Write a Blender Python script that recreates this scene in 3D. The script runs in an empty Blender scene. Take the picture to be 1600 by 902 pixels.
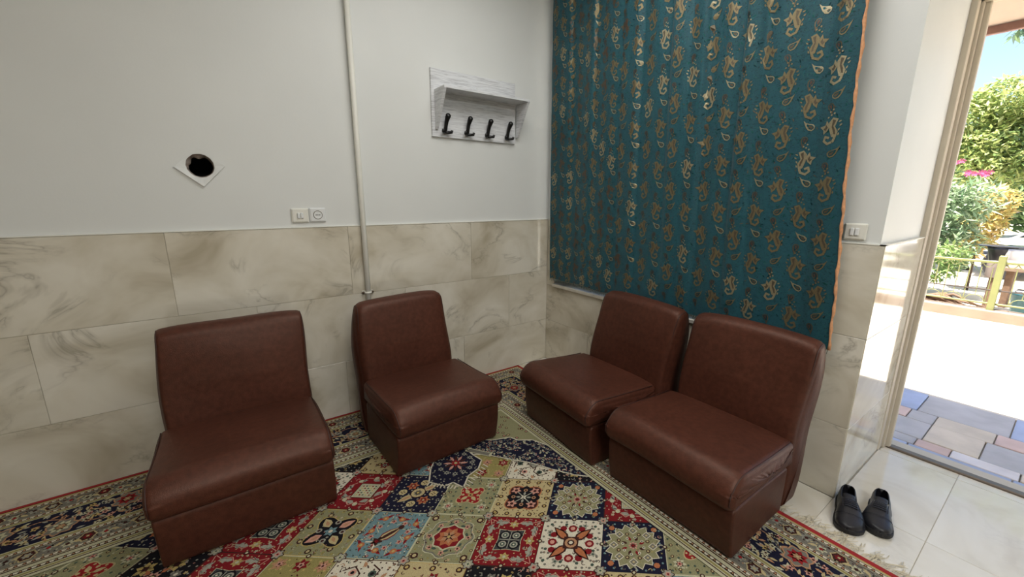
import bpy, bmesh, math, random
from mathutils import Vector, Matrix
R = random.Random(7)
PI = math.pi
S = bpy.context.scene
COL = S.collection

# ------------------------------------------------------------------ camera
cd = bpy.data.cameras.new('camera'); cam = bpy.data.objects.new('camera', cd); COL.objects.link(cam)
S.camera = cam
cd.sensor_width = 36.0; cd.sensor_fit = 'HORIZONTAL'; cd.lens = 634.81 / 1600 * 36; cd.clip_start = 0.02; cd.clip_end = 500
yaw, pitch, roll = 0.61923, 0.21879, 0.00446
fw = Vector((math.sin(yaw)*math.cos(pitch), math.cos(yaw)*math.cos(pitch), -math.sin(pitch)))
rt = Vector((math.cos(yaw), -math.sin(yaw), 0)); up = rt.cross(fw)
r2 = rt*math.cos(roll) + up*math.sin(roll); u2 = up*math.cos(roll) - rt*math.sin(roll)
cam.matrix_world = Matrix(((r2.x, u2.x, -fw.x, -2.1997), (r2.y, u2.y, -fw.y, -2.5756), (r2.z, u2.z, -fw.z, 1.3682), (0, 0, 0, 1)))

# ------------------------------------------------------------------ light and exposure
S.view_settings.view_transform = 'Standard'; S.view_settings.look = 'None'
S.view_settings.gamma = 1; S.view_settings.use_curve_mapping = False
S.view_settings.exposure = 0.45
W = bpy.data.worlds.new('sky'); S.world = W; W.use_nodes = True
wn = W.node_tree.nodes; wn.clear()
sky = wn.new('ShaderNodeTexSky'); sky.sky_type = 'NISHITA'; sky.sun_disc = False
sky.sun_elevation = math.radians(75); sky.sun_rotation = math.radians(250); sky.air_density = 1.0; sky.dust_density = 2.2; sky.ozone_density = 1.2
bgn = wn.new('ShaderNodeBackground'); bgn.inputs[1].default_value = 0.25
wo = wn.new('ShaderNodeOutputWorld')
W.node_tree.links.new(sky.outputs[0], bgn.inputs[0]); W.node_tree.links.new(bgn.outputs[0], wo.inputs[0])

def light(name, kind, loc, energy, color=(1, 1, 1), size=1.0, sy=None, direction=None):
    l = bpy.data.lights.new(name, kind); l.energy = energy; l.color = color
    o = bpy.data.objects.new(name, l); COL.objects.link(o); o.location = loc
    if kind == 'AREA':
        l.size = size
        if sy: l.shape = 'RECTANGLE'; l.size_y = sy
    if direction: o.rotation_euler = Vector(direction).to_track_quat('-Z', 'Y').to_euler()
    return o
sun = light('sun', 'SUN', (0, 0, 8), 17.0, (1.0, 0.95, 0.87), direction=(0.237, -0.10, -1.0)); sun.data.angle = math.radians(0.6)
light('ceiling_fill', 'AREA', (-1.0, -1.4, 2.97), 19, (1.0, 0.985, 0.95), 1.2, 1.2, (0, 0, -1))  # added fill light above the chairs, unseen and without a fixture
light('ceiling_fill', 'AREA', (-2.1, -4.4, 2.97), 66, (0.98, 0.985, 0.96), 1.4, 1.4, (0, 0, -1))  # added fill behind the camera to even out the walls, no fixture

# ------------------------------------------------------------------ helpers
def lin(c):
    return tuple((v/255/12.92 if v/255 <= 0.04045 else ((v/255+0.055)/1.055)**2.4) for v in c)
def col4(c): return (*lin(c), 1.0)

class NT:
    def __init__(s, name):
        s.m = bpy.data.materials.new(name); s.m.use_nodes = True
        s.t = s.m.node_tree; s.n = s.t.nodes; s.b = s.n['Principled BSDF']
    def new(s, t, **kw):
        n = s.n.new(t)
        for k, v in kw.items():
            if k.startswith('i_'):
                kk = k[2:]; n.inputs[int(kk) if kk.isdigit() else kk.replace('_', ' ')].default_value = v
            else: setattr(n, k, v)
        return n
    def link(s, a, b): s.t.links.new(a, b)
    def ramp(s, fac, stops, interp='LINEAR'):
        r = s.new('ShaderNodeValToRGB'); r.color_ramp.interpolation = interp
        e = r.color_ramp.elements
        while len(e) < len(stops): e.new(0.5)
        for el, (p, c) in zip(e, stops): el.position = p; el.color = c
        s.link(fac, r.inputs[0]); return r.outputs[0]
    def mix(s, fac, a, b, mode='MIX'):
        m = s.new('ShaderNodeMix', data_type='RGBA', blend_type=mode)
        for sock, v in ((m.inputs[0], fac), (m.inputs[6], a), (m.inputs[7], b)):
            if hasattr(v, 'is_linked'): s.link(v, sock)
            else: sock.default_value = v
        return m.outputs[2]
    def bump(s, h, strength, dist=0.01):
        b = s.new('ShaderNodeBump'); b.inputs['Strength'].default_value = strength; b.inputs['Distance'].default_value = dist
        s.link(h, b.inputs['Height']); s.link(b.outputs[0], s.b.inputs['Normal'])
    def noise(s, vec, scale, detail=4, rough=0.55, dist=0.0):
        n = s.new('ShaderNodeTexNoise'); n.inputs['Scale'].default_value = scale; n.inputs['Detail'].default_value = detail
        n.inputs['Roughness'].default_value = rough; n.inputs['Distortion'].default_value = dist
        if vec is not None: s.link(vec, n.inputs['Vector'])
        return n.outputs[0]
    def obj(s, randomize=False):
        tc = s.new('ShaderNodeTexCoord')
        if not randomize: return tc.outputs['Object']
        oi = s.new('ShaderNodeObjectInfo'); ad = s.new('ShaderNodeVectorMath', operation='MULTIPLY_ADD')
        cx = s.new('ShaderNodeCombineXYZ')
        for i in range(3): s.link(oi.outputs['Random'], cx.inputs[i])
        s.link(cx.outputs[0], ad.inputs[0]); ad.inputs[1].default_value = (17.0, 31.0, 23.0); s.link(tc.outputs['Object'], ad.inputs[2])
        return ad.outputs[0]

def mat(name, c, rough=0.5, metal=0.0, var=0.06, scale=8.0, bump=0.0, bscale=60.0, spec=None, randomize=False):
    """plain painted / moulded surface: colour with faint noise variation and fine relief"""
    k = NT(name); v = k.obj(randomize)
    f = k.noise(v, scale, 3)
    b = lin(c)
    k.link(k.ramp(f, [(0.3, (*[x*(1-var) for x in b], 1)), (0.7, (*[min(1, x*(1+var)) for x in b], 1))]), k.b.inputs['Base Color'])
    k.b.inputs['Roughness'].default_value = rough; k.b.inputs['Metallic'].default_value = metal
    if spec is not None: k.b.inputs['Specular IOR Level'].default_value = spec
    if bump: k.bump(k.noise(v, bscale, 3), bump, 0.003)
    return k.m

def mat_marble(name, base, light_, dark, rough, vein=0.6, scale=1.0):
    k = NT(name); v = k.obj(True)
    mp = k.new('ShaderNodeMapping'); mp.inputs['Scale'].default_value = (scale*1.35, scale*1.35, scale*1.9); mp.inputs['Rotation'].default_value = (0, 0.5, 0.3)
    k.link(v, mp.inputs[0]); v = mp.outputs[0]
    cl = k.noise(v, 1.6, 4, 0.55, 0.7)
    c = k.ramp(cl, [(0.30, col4(dark)), (0.46, col4(base)), (0.68, col4(light_))])
    n1 = k.noise(v, 1.5, 5, 0.62, 1.0)
    ab = k.new('ShaderNodeMath', operation='SUBTRACT'); k.link(n1, ab.inputs[0]); ab.inputs[1].default_value = 0.5
    aa = k.new('ShaderNodeMath', operation='ABSOLUTE'); k.link(ab.outputs[0], aa.inputs[0])
    msk = k.noise(v, 2.3, 2)
    vm = k.ramp(aa.outputs[0], [(0.0, (1, 1, 1, 1)), (0.010, (0.45, 0.45, 0.45, 1)), (0.045, (0, 0, 0, 1))])
    mm = k.ramp(msk, [(0.48, (0, 0, 0, 1)), (0.62, (1, 1, 1, 1))])
    ml = k.new('ShaderNodeMath', operation='MULTIPLY'); k.link(vm, ml.inputs[0]); k.link(mm, ml.inputs[1])
    ms = k.new('ShaderNodeMath', operation='MULTIPLY'); k.link(ml.outputs[0], ms.inputs[0]); ms.inputs[1].default_value = vein
    c = k.mix(ms.outputs[0], c, (*[x*0.5 for x in lin(dark)], 1))
    k.link(c, k.b.inputs['Base Color']); k.b.inputs['Roughness'].default_value = rough
    return k.m

def mesh(name, vs, fs, m=None, parent=None, smooth=False, loc=None):
    me = bpy.data.meshes.new(name); me.from_pydata([tuple(v) for v in vs], [], fs); me.update()
    if m: me.materials.append(m)
    if smooth: me.polygons.foreach_set('use_smooth', [True]*len(me.polygons))
    o = bpy.data.objects.new(name, me); COL.objects.link(o)
    if parent: o.parent = parent
    if loc: o.location = loc
    return o
class MB:
    """collects shapes into one mesh"""
    def __init__(s): s.v = []; s.f = []
    def add(s, vs, fs):
        n = len(s.v); s.v += [tuple(v) for v in vs]; s.f += [tuple(i+n for i in f) for f in fs]; return s
    def box(s, x0, y0, z0, x1, y1, z1):
        vs = [(x, y, z) for z in (z0, z1) for y in (y0, y1) for x in (x0, x1)]
        return s.add(vs, [(0, 2, 3, 1), (4, 5, 7, 6), (0, 1, 5, 4), (2, 6, 7, 3), (0, 4, 6, 2), (1, 3, 7, 5)])
    def bbox(s, x0, y0, z0, x1, y1, z1, b):
        """box with chamfered edges"""
        bm = bmesh.new(); bmesh.ops.create_cube(bm, size=1)
        for v in bm.verts: v.co = Vector(((x0+x1)/2+v.co.x*(x1-x0), (y0+y1)/2+v.co.y*(y1-y0), (z0+z1)/2+v.co.z*(z1-z0)))
        bmesh.ops.bevel(bm, geom=bm.edges[:], offset=b, segments=1, affect='EDGES', profile=0.5)
        bm.verts.index_update(); s.add([v.co[:] for v in bm.verts], [tuple(v.index for v in f.verts) for f in bm.faces]); bm.free(); return s
    def tube(s, pts, r, n=8, closed=False, caps=True):
        pts = [Vector(p) for p in pts]; rs = r if isinstance(r, (list, tuple)) else [r]*len(pts)
        k = len(pts); vs = []; prev = None
        for i, p in enumerate(pts):
            if closed: t = pts[(i+1) % k]-pts[i-1]
            else: t = pts[min(i+1, k-1)]-pts[max(i-1, 0)]
            t.normalize()
            if prev is None:
                a = Vector((0, 0, 1)) if abs(t.z) < 0.9 else Vector((1, 0, 0)); u = t.cross(a).normalized()
            else:
                u = prev-t*prev.dot(t); u.normalize()
            prev = u; w = t.cross(u)
            for j in range(n):
                q = 2*PI*j/n; vs.append(p+(u*math.cos(q)+w*math.sin(q))*rs[i])
        fs = []
        for i in range(k if closed else k-1):
            i2 = (i+1) % k
            for j in range(n): fs.append((i*n+j, i*n+(j+1) % n, i2*n+(j+1) % n, i2*n+j))
        if caps and not closed: fs += [tuple(reversed(range(n))), tuple(range((k-1)*n, k*n))]
        return s.add(vs, fs)
    def lathe(s, prof, c=(0, 0, 0), n=20, axis='z'):
        vs = []; k = len(prof)
        for r, z in prof:
            for j in range(n):
                q = 2*PI*j/n; a, b = r*math.cos(q), r*math.sin(q)
                vs.append((c[0]+a, c[1]+b, c[2]+z) if axis == 'z' else (c[0]+a, c[1]-z, c[2]+b) if axis == 'y' else (c[0]-z, c[1]+a, c[2]+b))
        fs = []
        for i in range(k-1):
            for j in range(n): fs.append((i*n+j, i*n+(j+1) % n, (i+1)*n+(j+1) % n, (i+1)*n+j))
        fs += [tuple(reversed(range(n))), tuple(range((k-1)*n, k*n))]
        return s.add(vs, fs)
    def build(s, name, m, parent=None, smooth=False, loc=None): return mesh(name, s.v, s.f, m, parent, smooth, loc)

def auto_smooth(o, ang=35):
    me = o.data; me.polygons.foreach_set('use_smooth', [True]*len(me.polygons))
    bm = bmesh.new(); bm.from_mesh(me)
    for e in bm.edges:
        if len(e.link_faces) == 2 and e.calc_face_angle(0) > math.radians(ang): e.smooth = False
    bm.to_mesh(me); bm.free(); return o
def tag(o, label=None, cat=None, group=None, kind=None):
    if label: o['label'] = label
    if cat: o['category'] = cat
    if group: o['group'] = group
    if kind: o['kind'] = kind
    return o
def empty(name, loc, rz=0, **kw):
    o = bpy.data.objects.new(name, None); COL.objects.link(o); o.location = loc; o.rotation_euler = (0, 0, rz); o.empty_display_size = 0.1
    return tag(o, **kw)
def share(o, loc, parent=None):
    c = o.copy(); COL.objects.link(c); c.location = loc
    if parent: c.parent = parent
    return c

# ------------------------------------------------------------------ materials
M = {}
M['paint'] = mat('white_wall_paint', (222, 224, 222), 0.55, var=0.025, scale=1.7, bump=0.08, bscale=90)
M['ceiling'] = mat('ceiling_paint', (228, 228, 224), 0.8, var=0.02)
M['marble'] = mat_marble('marble_wall_tile', (209, 202, 185), (226, 221, 208), (181, 171, 150), 0.08, 0.55)
M['grout'] = mat('tile_grout', (192, 184, 168), 0.8)
M['floor_tile'] = mat_marble('polished_floor_tile', (222, 216, 202), (232, 228, 218), (205, 196, 178), 0.07, 0.12)
M['cream'] = mat('cream_frame_paint', (206, 196, 178), 0.45, var=0.04)
M['steel'] = mat('threshold_metal', (120, 108, 98), 0.4, 0.6)
M['alu'] = mat('window_sill_metal', (205, 200, 190), 0.3, 0.35, var=0.08, scale=14)
M['plastic'] = mat('white_plastic', (230, 229, 220), 0.5, var=0.02)
M['plastic_w'] = mat('cool_white_plastic', (228, 230, 230), 0.35, var=0.02)
M['black'] = mat('black_metal', (14, 14, 15), 0.38)
M['void'] = mat('dark_bore', (10, 10, 8), 0.9)  # near-black colour for the inside of the wall hole
M['rubble'] = mat('broken_plaster', (150, 138, 130), 0.9, var=0.25, scale=30, bump=0.6, bscale=60)
M['rust'] = mat('rust_and_groove_shade', (92, 80, 66), 0.6, 0.4, var=0.3, scale=60)

def mat_leather():
    k = NT('brown_leatherette'); v = k.obj(True)
    n = k.noise(v, 3.0, 3); f = k.noise(v, 46, 4)
    c = k.ramp(n, [(0.3, (0.060, 0.0192, 0.0118, 1)), (0.7, (0.080, 0.0256, 0.0156, 1))])
    g = k.ramp(f, [(0.35, (0.82, 0.82, 0.82, 1)), (0.65, (1.15, 1.15, 1.15, 1))])
    k.link(k.mix(1.0, c, g, 'MULTIPLY'), k.b.inputs['Base Color'])
    k.b.inputs['Roughness'].default_value = 0.46; k.b.inputs['Specular IOR Level'].default_value = 0.42; k.b.inputs['Specular Tint'].default_value = (1.0, 0.72, 0.60, 1)
    vo = k.new('ShaderNodeTexVoronoi', i_Scale=260.0); k.link(v, vo.inputs['Vector'])
    ad = k.new('ShaderNodeMath', operation='MULTIPLY_ADD'); k.link(vo.outputs['Distance'], ad.inputs[0]); ad.inputs[1].default_value = 0.25
    k.link(k.noise(v, 14, 3), ad.inputs[2])
    k.bump(ad.outputs[0], 0.22, 0.006)
    return k.m
M['leather'] = mat_leather()
M['piping'] = mat('dark_brown_piping', (58, 32, 26), 0.55)

def mat_rack():
    k = NT('whitewashed_wood'); v = k.obj(True)
    mp = k.new('ShaderNodeMapping'); mp.inputs['Scale'].default_value = (5, 5, 75); k.link(v, mp.inputs[0])
    n = k.noise(mp.outputs[0], 2.0, 4, 0.6, 0.5)
    k.link(k.ramp(n, [(0.34, col4((188, 189, 192))), (0.5, col4((216, 218, 221))), (0.7, col4((230, 232, 234)))]), k.b.inputs['Base Color'])
    k.b.inputs['Roughness'].default_value = 0.5; k.bump(n, 0.25, 0.004); return k.m
M['rack'] = mat_rack()

def mat_attr(name, rough=0.9, sheen=0.0, transl=0.0, metal=0.0, grain=0.15, gscale=400):
    """surface whose local colour comes from the painted colour attribute, with yarn grain"""
    k = NT(name); a = k.new('ShaderNodeAttribute', attribute_name='Col')
    v = k.obj(); n = k.noise(v, gscale, 2)
    g = k.ramp(n, [(0.3, (1-grain,)*3+(1,)), (0.7, (1+grain,)*3+(1,))])
    c = k.mix(1.0, a.outputs[0], g, 'MULTIPLY')
    k.link(c, k.b.inputs['Base Color']); k.b.inputs['Roughness'].default_value = rough; k.b.inputs['Metallic'].default_value = metal
    k.b.inputs['Specular IOR Level'].default_value = 0.15
    if sheen: k.b.inputs['Sheen Weight'].default_value = sheen
    k.bump(n, 0.25, 0.003)
    if transl:
        t = k.new('ShaderNodeBsdfTranslucent'); k.link(c, t.inputs[0])
        mx = k.new('ShaderNodeMixShader'); mx.inputs[0].default_value = transl
        k.link(k.b.outputs[0], mx.inputs[1]); k.link(t.outputs[0], mx.inputs[2]); k.link(mx.outputs[0], k.n['Material Output'].inputs[0])
    return k.m
def set_cols(o, cols):
    me = o.data; at = me.color_attributes.new('Col', 'FLOAT_COLOR', 'CORNER'); buf = []
    for p, c in zip(me.polygons, cols): buf += [c[0], c[1], c[2], 1.0]*p.loop_total
    at.data.foreach_set('color', buf)

# ------------------------------------------------------------------ room shell
XW, YS, H = -5.6, -6.0, 3.0
def struct(name, mb, m, **k):
    o = mb.build(name, m, **k); o['kind'] = 'structure'; return o
HOLE = (-2.243, 1.517); HR = 0.056
wl = MB()
wl.box(XW, 0, 0, HOLE[0]-0.15, 0.25, H).box(HOLE[0]+0.15, 0, 0, 0.2, 0.25, H)
wl.box(HOLE[0]-0.15, 0, 0, HOLE[0]+0.15, 0.25, HOLE[1]-0.15).box(HOLE[0]-0.15, 0, HOLE[1]+0.15, HOLE[0]+0.15, 0.25, H)
N = 40; vs = []; fs = []; RJ = []
wl.box(HOLE[0]-0.15, 0.242, HOLE[1]-0.15, HOLE[0]+0.15, 0.25, HOLE[1]+0.15)
for i in range(N):
    q = 2*PI*i/N; c, s_ = math.cos(q), math.sin(q); mx_ = max(abs(c), abs(s_))
    rj = HR*(1+R.uniform(-0.02, 0.02)); RJ.append(rj)
    vs += [(HOLE[0]+0.15*c/mx_, 0, HOLE[1]+0.15*s_/mx_), (HOLE[0]+rj*c, 0, HOLE[1]+rj*s_)]
for i in range(N):
    j = (i+1) % N; fs.append((2*i, 2*i+1, 2*j+1, 2*j))
wl.add(vs, fs)
wall_left = struct('wall_left', wl, M['paint'])
# bore of the hole: broken plaster lip, then dark pipe
bore = MB(); vs = []; fs = []
prof = [(1.0, 0.0), (0.97, 0.012), (0.93, 0.03), (0.90, 0.045)]
for k_, (rr, d) in enumerate(prof):
    for i in range(N):
        q = 2*PI*i/N
        extra = (0.018*max(0, math.sin(q-0.4))*(0.6+0.4*math.sin(5*q)) if k_ >= 2 else 0)
        r_ = RJ[i]*rr*(1+R.uniform(-0.02, 0.02)*(k_ > 0))-extra
        vs.append((HOLE[0]+r_*math.cos(q), d, HOLE[1]+r_*math.sin(q)))
for k_ in range(len(prof)-1):
    for i in range(N): fs.append((k_*N+i, k_*N+(i+1) % N, (k_+1)*N+(i+1) % N, (k_+1)*N+i))
bore.add(vs, fs).build('broken_plaster_lip', M['rubble'], wall_left)
vb = MB().lathe([(0.0525, -0.036), (0.0525, -0.24)], (HOLE[0], 0, HOLE[1]), 24, 'y'); vb.f.pop(-2); vb.build('pipe_bore', M['void'], wall_left)

WIN = (-0.1, -1.86, 0.685, 2.78)
TH = 0.2
wr = MB()
wr.box(0, -1.86, 0, TH, 0, WIN[2]-0.02).box(0, -1.86, WIN[3], TH, 0, H).box(0, WIN[0], WIN[2]-0.02, TH, 0, WIN[3])
wr.box(0, -2.095, 0, TH, -1.86, H)
wr.box(TH, -2.095, 0, 0.66, -1.95, H)
wr.box(0.66, -2.085, 0, 0.86, -1.80, H)
wr.box(0.66, -3.30, 2.27, 0.86, -2.085, H).box(0.66, YS, 0, 0.86, -3.30, H)
wall_right = struct('wall_right', wr, M['paint'])
M['dim_paint'] = mat('dim_wall_paint', (150, 138, 120), 0.7)  # unseen walls toned down to lower the light bounced onto chair fronts
struct('wall_front', MB().box(XW-0.2, YS-0.2, 0, 0.86, YS, H), M['dim_paint'])
struct('wall_back', MB().box(XW-0.2, YS, 0, XW, 0.25, H), M['dim_paint'])
struct('ceiling', MB().box(XW-0.2, YS-0.2, H, 0.86, 0.25, H+0.15), M['ceiling'])
floor = struct('floor', MB().box(XW, YS, -0.1, 0.86, 0, -0.003), M['grout'])

# dado tiles: every tile a piece of its wall
ROWS = [(0.0, 0.357), (0.357, 0.782), (0.782, 1.2)]
JO = [-0.811, -0.400, -0.735]; TW = 0.845; G = 0.0008; TK = 0.010
def tile(parent, x0, y0, z0, x1, y1, z1, m=None, name='tile', ch=0.0012):
    cx, cy, cz = (x0+x1)/2, (y0+y1)/2, (z0+z1)/2
    return MB().bbox(x0-cx, y0-cy, z0-cz, x1-cx, y1-cy, z1-cz, ch).build(name, m or M['marble'], parent, loc=(cx, cy, cz))
for (z0, z1), j0 in zip(ROWS, JO):
    xs = [0.0]; x = j0
    while x > XW: xs.append(x); x -= TW
    xs.append(XW)
    for a, b in zip(xs, xs[1:]):
        if a-b > 0.02: tile(wall_left, b+G, -TK, z0+G, a-G-(0.0 if a < 0 else TK), -0.0005, z1-G)
MB().box(XW, -0.006, 0, 0, -0.0004, 1.19).build('grout_bed', M['grout'], wall_left)
MB().box(XW, -0.0125, 1.2, -0.0125, 0.0, 1.204).build('dado_cap', M['plastic'], wall_left)
MB().box(-0.006, -2.095, 0, -0.0004, 0, WIN[2]-0.03).box(-0.006, WIN[0], 0, -0.0004, 0, 1.19).box(-0.006, -2.1, 0, -0.0004, -1.96, 1.18).build('grout_bed', M['grout'], wall_right)
for (z0, z1), j0 in zip(ROWS, (-0.50, -0.92, -0.7)):
    zt = min(z1, WIN[2]-0.024)
    ys = [0.0]; y = j0
    while y > -2.09: ys.append(y); y -= TW
    ys.append(-2.095)
    if z0 < 0.6:
        for a, b in zip(ys, ys[1:]):
            lo = max(b, -1.858)
            if a-lo > 0.02: tile(wall_right, -TK, lo+G, z0+G, -0.0005, a-G, zt-G)
    if z1 > WIN[2]: tile(wall_right, -TK, WIN[0]+0.004, max(z0, WIN[2]-0.024)+G, -0.0005, -0.0105, z1-G)
for z0, z1 in ROWS:
    tile(wall_right, -TK, -2.11, z0+G, -0.0005, -1.862, min(z1, 1.185)-G)
    tile(wall_right, -TK+0.002, -2.113, z0+G, 0.655, -2.0955, min(z1, 1.185)-G)
MB().box(-0.012, -2.115, 1.185, 0.0, -1.955, 1.189).box(-0.012, -2.115, 1.185, 0.655, -2.095, 1.189).build('dado_cap', M['plastic'], wall_right)

# floor tiles
XJ = [0.66, 0.0, -0.60, -1.20, -1.80, -2.40, -3.00, -3.60, -4.20, XW]; YJ = [0.0, -0.62, -1.22, -1.80, -2.11, -2.42, -3.02, -3.62, -4.22, YS]
for a, b in zip(XJ, XJ[1:]):
    for c, d in zip(YJ, YJ[1:]):
        x1, x0 = a, b
        if d >= -2.111 and b >= 0: continue
        if d >= -2.111: x1 = min(a, -0.0105)
        if c > -2.12 and d < -2.111 and b >= 0: c = -2.115
        tile(floor, x0+0.001, d+0.001, -0.02, x1-0.001, min(c, -0.0105)-0.001, 0.0, M['floor_tile'], 'floor_tile', 0.001)
y = -2.12
for d in (-2.42, -3.02, -3.30): tile(floor, 0.662, d+0.001, -0.02, 0.725, y-0.001, 0.0, M['floor_tile'], 'floor_tile', 0.001); y = d

# door frame
door = bpy.data.objects.new('door_1', None); COL.objects.link(door); door['kind'] = 'structure'; door.location = (0.72, -2.7, 0)
def dpart(name, mb, m): 
    o = mb.build(name, m, door); o.matrix_parent_inverse = Matrix.Translation(-door.location); return o
j = MB(); j.bbox(0.645, -2.118, 0, 0.700, -2.086, 2.27, 0.003).bbox(0.700, -2.130, 0, 0.722, -2.086, 2.27, 0.003).bbox(0.722, -2.150, 0, 0.752, -2.086, 2.27, 0.004).bbox(0.752, -2.136, 0, 0.80, -2.086, 2.27, 0.003)
dpart('door_jamb', j, M['cream'])
j = MB(); j.bbox(0.655, -3.30, 0, 0.700, -3.27, 2.27, 0.003).bbox(0.700, -3.30, 0, 0.752, -3.24, 2.27, 0.004)
dpart('door_jamb', j, M['cream'])
dpart('door_head', MB().bbox(0.655, -3.30, 2.245, 0.700, -2.09, 2.28, 0.003).bbox(0.700, -3.30, 2.235, 0.752, -2.09, 2.28, 0.003), M['cream'])
dpart('threshold', MB().bbox(0.722, -3.30, -0.02, 0.765, -2.13, 0.012, 0.004), M['steel'])

# window behind the curtain
win = bpy.data.objects.new('window_1', None); COL.objects.link(win); win['kind'] = 'structure'; win.location = (0.1, -1.0, 0.7)
def wpart(name, mb, m):
    o = mb.build(name, m, win); o.matrix_parent_inverse = Matrix.Translation(-win.location); return o
wpart('window_sill', MB().bbox(-0.034, WIN[1]-0.0, WIN[2]-0.026, 0.19, WIN[0]+0.0, WIN[2], 0.004), M['alu'])
f = MB(); f.box(0.09, WIN[1], WIN[2], 0.14, WIN[0], WIN[2]+0.05).box(0.09, WIN[1], WIN[3]-0.05, 0.14, WIN[0], WIN[3])
f.box(0.09, WIN[1], WIN[2], 0.14, WIN[1]+0.05, WIN[3]).box(0.09, WIN[0]-0.05, WIN[2], 0.14, WIN[0], WIN[3])
f.box(0.09, WIN[1], 1.50, 0.14, WIN[0], 1.55)
for yy in (-0.70, -1.29): f.box(0.09, yy-0.025, WIN[2], 0.14, yy+0.025, WIN[3])
wpart('window_frame', f, M['cream'])
gm = NT('window_glass'); gm.b.inputs['Transmission Weight'].default_value = 1; gm.b.inputs['Roughness'].default_value = 0.25
gm.b.inputs['Base Color'].default_value = (0.8, 0.85, 0.85, 1)
for a, b in ((WIN[0]-0.05, -0.675), (-0.725, -1.265), (-1.315, WIN[1]+0.05)):
    for z0, z1 in ((WIN[2]+0.05, 1.5), (1.55, WIN[3]-0.05)): wpart('pane', MB().box(0.112, b, z0, 0.118, a, z1), gm.m)
wpart('reveal_edge', MB().box(-0.012, WIN[0]-0.004, WIN[2]-0.02, 0.09, WIN[0]+0.004, WIN[3]), M['cream'])

# ------------------------------------------------------------------ things on the left wall
o = empty('conduit_pipe', (-1.493, -0.03, 0.012), label='white vertical conduit pipe fixed to the wall behind the chairs', cat='pipe')
MB().tube([(0, 0, 0), (0, 0, 2.98)], 0.0155, 14).build('pipe', M['plastic'], o, True)
c = MB(); c.box(-0.034, 0.010, 0.765, 0.034, 0.019, 0.785).tube([(0.0175*math.cos(PI*t/8), -0.0175*math.sin(PI*t/8), 0.775) for t in range(9)], 0.006, 6)
c = c.build('clamp', M['plastic'], o)
for sx in (-0.028, 0.028): MB().lathe([(0.0085, 0), (0.0085, 0.007), (0.004, 0.009)], (sx, 0.011, 0.775), 10, 'y').build('screw', M['rust'], c)

pl = empty('wall_plate', (HOLE[0], 0, HOLE[1]-0.0), label='diamond-shaped white plate around the dark round hole in the left wall', cat='plate')
cs = [(-0.103, -0.010), (0.003, -0.100), (0.100, 0.002), (0.0, 0.085)]
vs = []; fs = []; n = 48
def on_diamond(q):
    d = (math.cos(q), math.sin(q))
    for i in range(4):
        a, b = cs[i], cs[(i+1) % 4]; e = (b[0]-a[0], b[1]-a[1])
        den = d[0]*e[1]-d[1]*e[0]
        if abs(den) < 1e-9: continue
        t = (a[0]*e[1]-a[1]*e[0])/den; u = (a[0]*d[1]-a[1]*d[0])/den
        if t > 0 and -1e-6 <= u <= 1+1e-6: return (t*d[0], t*d[1])
angs = sorted([2*PI*i/n for i in range(n)]+[math.atan2(c_[1], c_[0]) % (2*PI) for c_ in cs])
for q in angs:
    ox, oz = on_diamond(q); r_ = HR*1.03
    yo = -0.0012-0.010*max(0, min(1, (0.03-oz)/0.06)); yi = -0.0012-0.006*max(0, -math.sin(q))
    vs += [(ox, 0, oz), (ox, yo, oz), (r_*math.cos(q), yi, r_*math.sin(q)), (r_*math.cos(q), 0.0, r_*math.sin(q))]
k_ = len(angs)
for i in range(k_):
    j_ = (i+1) % k_
    for s_ in range(3): fs.append((4*i+s_, 4*j_+s_, 4*j_+s_+1, 4*i+s_+1))
mesh('plate', vs, fs, M['paint'], pl)

def switch_plate(name, x, z, w, h_, m, label, cat, kind):
    o = empty(name, (x, 0, z), label=label, cat=cat)
    MB().bbox(-w/2, -0.011, -h_/2, w/2, -0.0002, h_/2, 0.004).build('plate', m, o)
    MB().bbox(-w*0.43, -0.0135, -h_*0.43, w*0.43, -0.0105, h_*0.43, 0.0015).build('frame', m, o)
    if kind == 'switch':
        for s_ in (-1, 1): MB().bbox(s_*0.0085-0.007, -0.021, -0.016, s_*0.0085+0.007, -0.0125, 0.016, 0.003).build('rocker', M['plastic_w'], o)
    else:
        MB().lathe([(0.0245, 0.0130), (0.0245, 0.0142), (0.0215, 0.0143)], (0, 0, 0), 28, 'y').build('groove_shade', M['rust'], o, False)  # dark ring puts the socket groove's shade into its colour
        MB().lathe([(0.0215, 0.0125), (0.0215, 0.0165), (0.0185, 0.0165), (0.0180, 0.0150)], (0, 0, 0), 28, 'y').build('socket_ring', m, o, False)
        for sx in (-0.0095, 0.0, 0.0095): MB().lathe([(0.0030, 0.0128), (0.0030, 0.0143)], (sx, -0.0013, 0), 10, 'y').build('pin_hole', M['black'], o)
    return o
switch_plate('light_switch', -1.828, 1.268, 0.088, 0.080, M['plastic'], 'square cream double light switch left of the power socket', 'switch', 'switch')
switch_plate('power_socket', -1.737, 1.270, 0.086, 0.080, M['plastic_w'], 'square white power socket with round recess beside the conduit pipe', 'socket', 'socket')
ps = switch_plate('light_switch', 0, 0, 0.078, 0.070, M['plastic'], 'square pale light switch on the pillar beside the curtain', 'switch', 'switch')
ps.location = (0, -2.006, 1.236); ps.rotation_euler = (0, 0, -PI/2)

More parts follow.
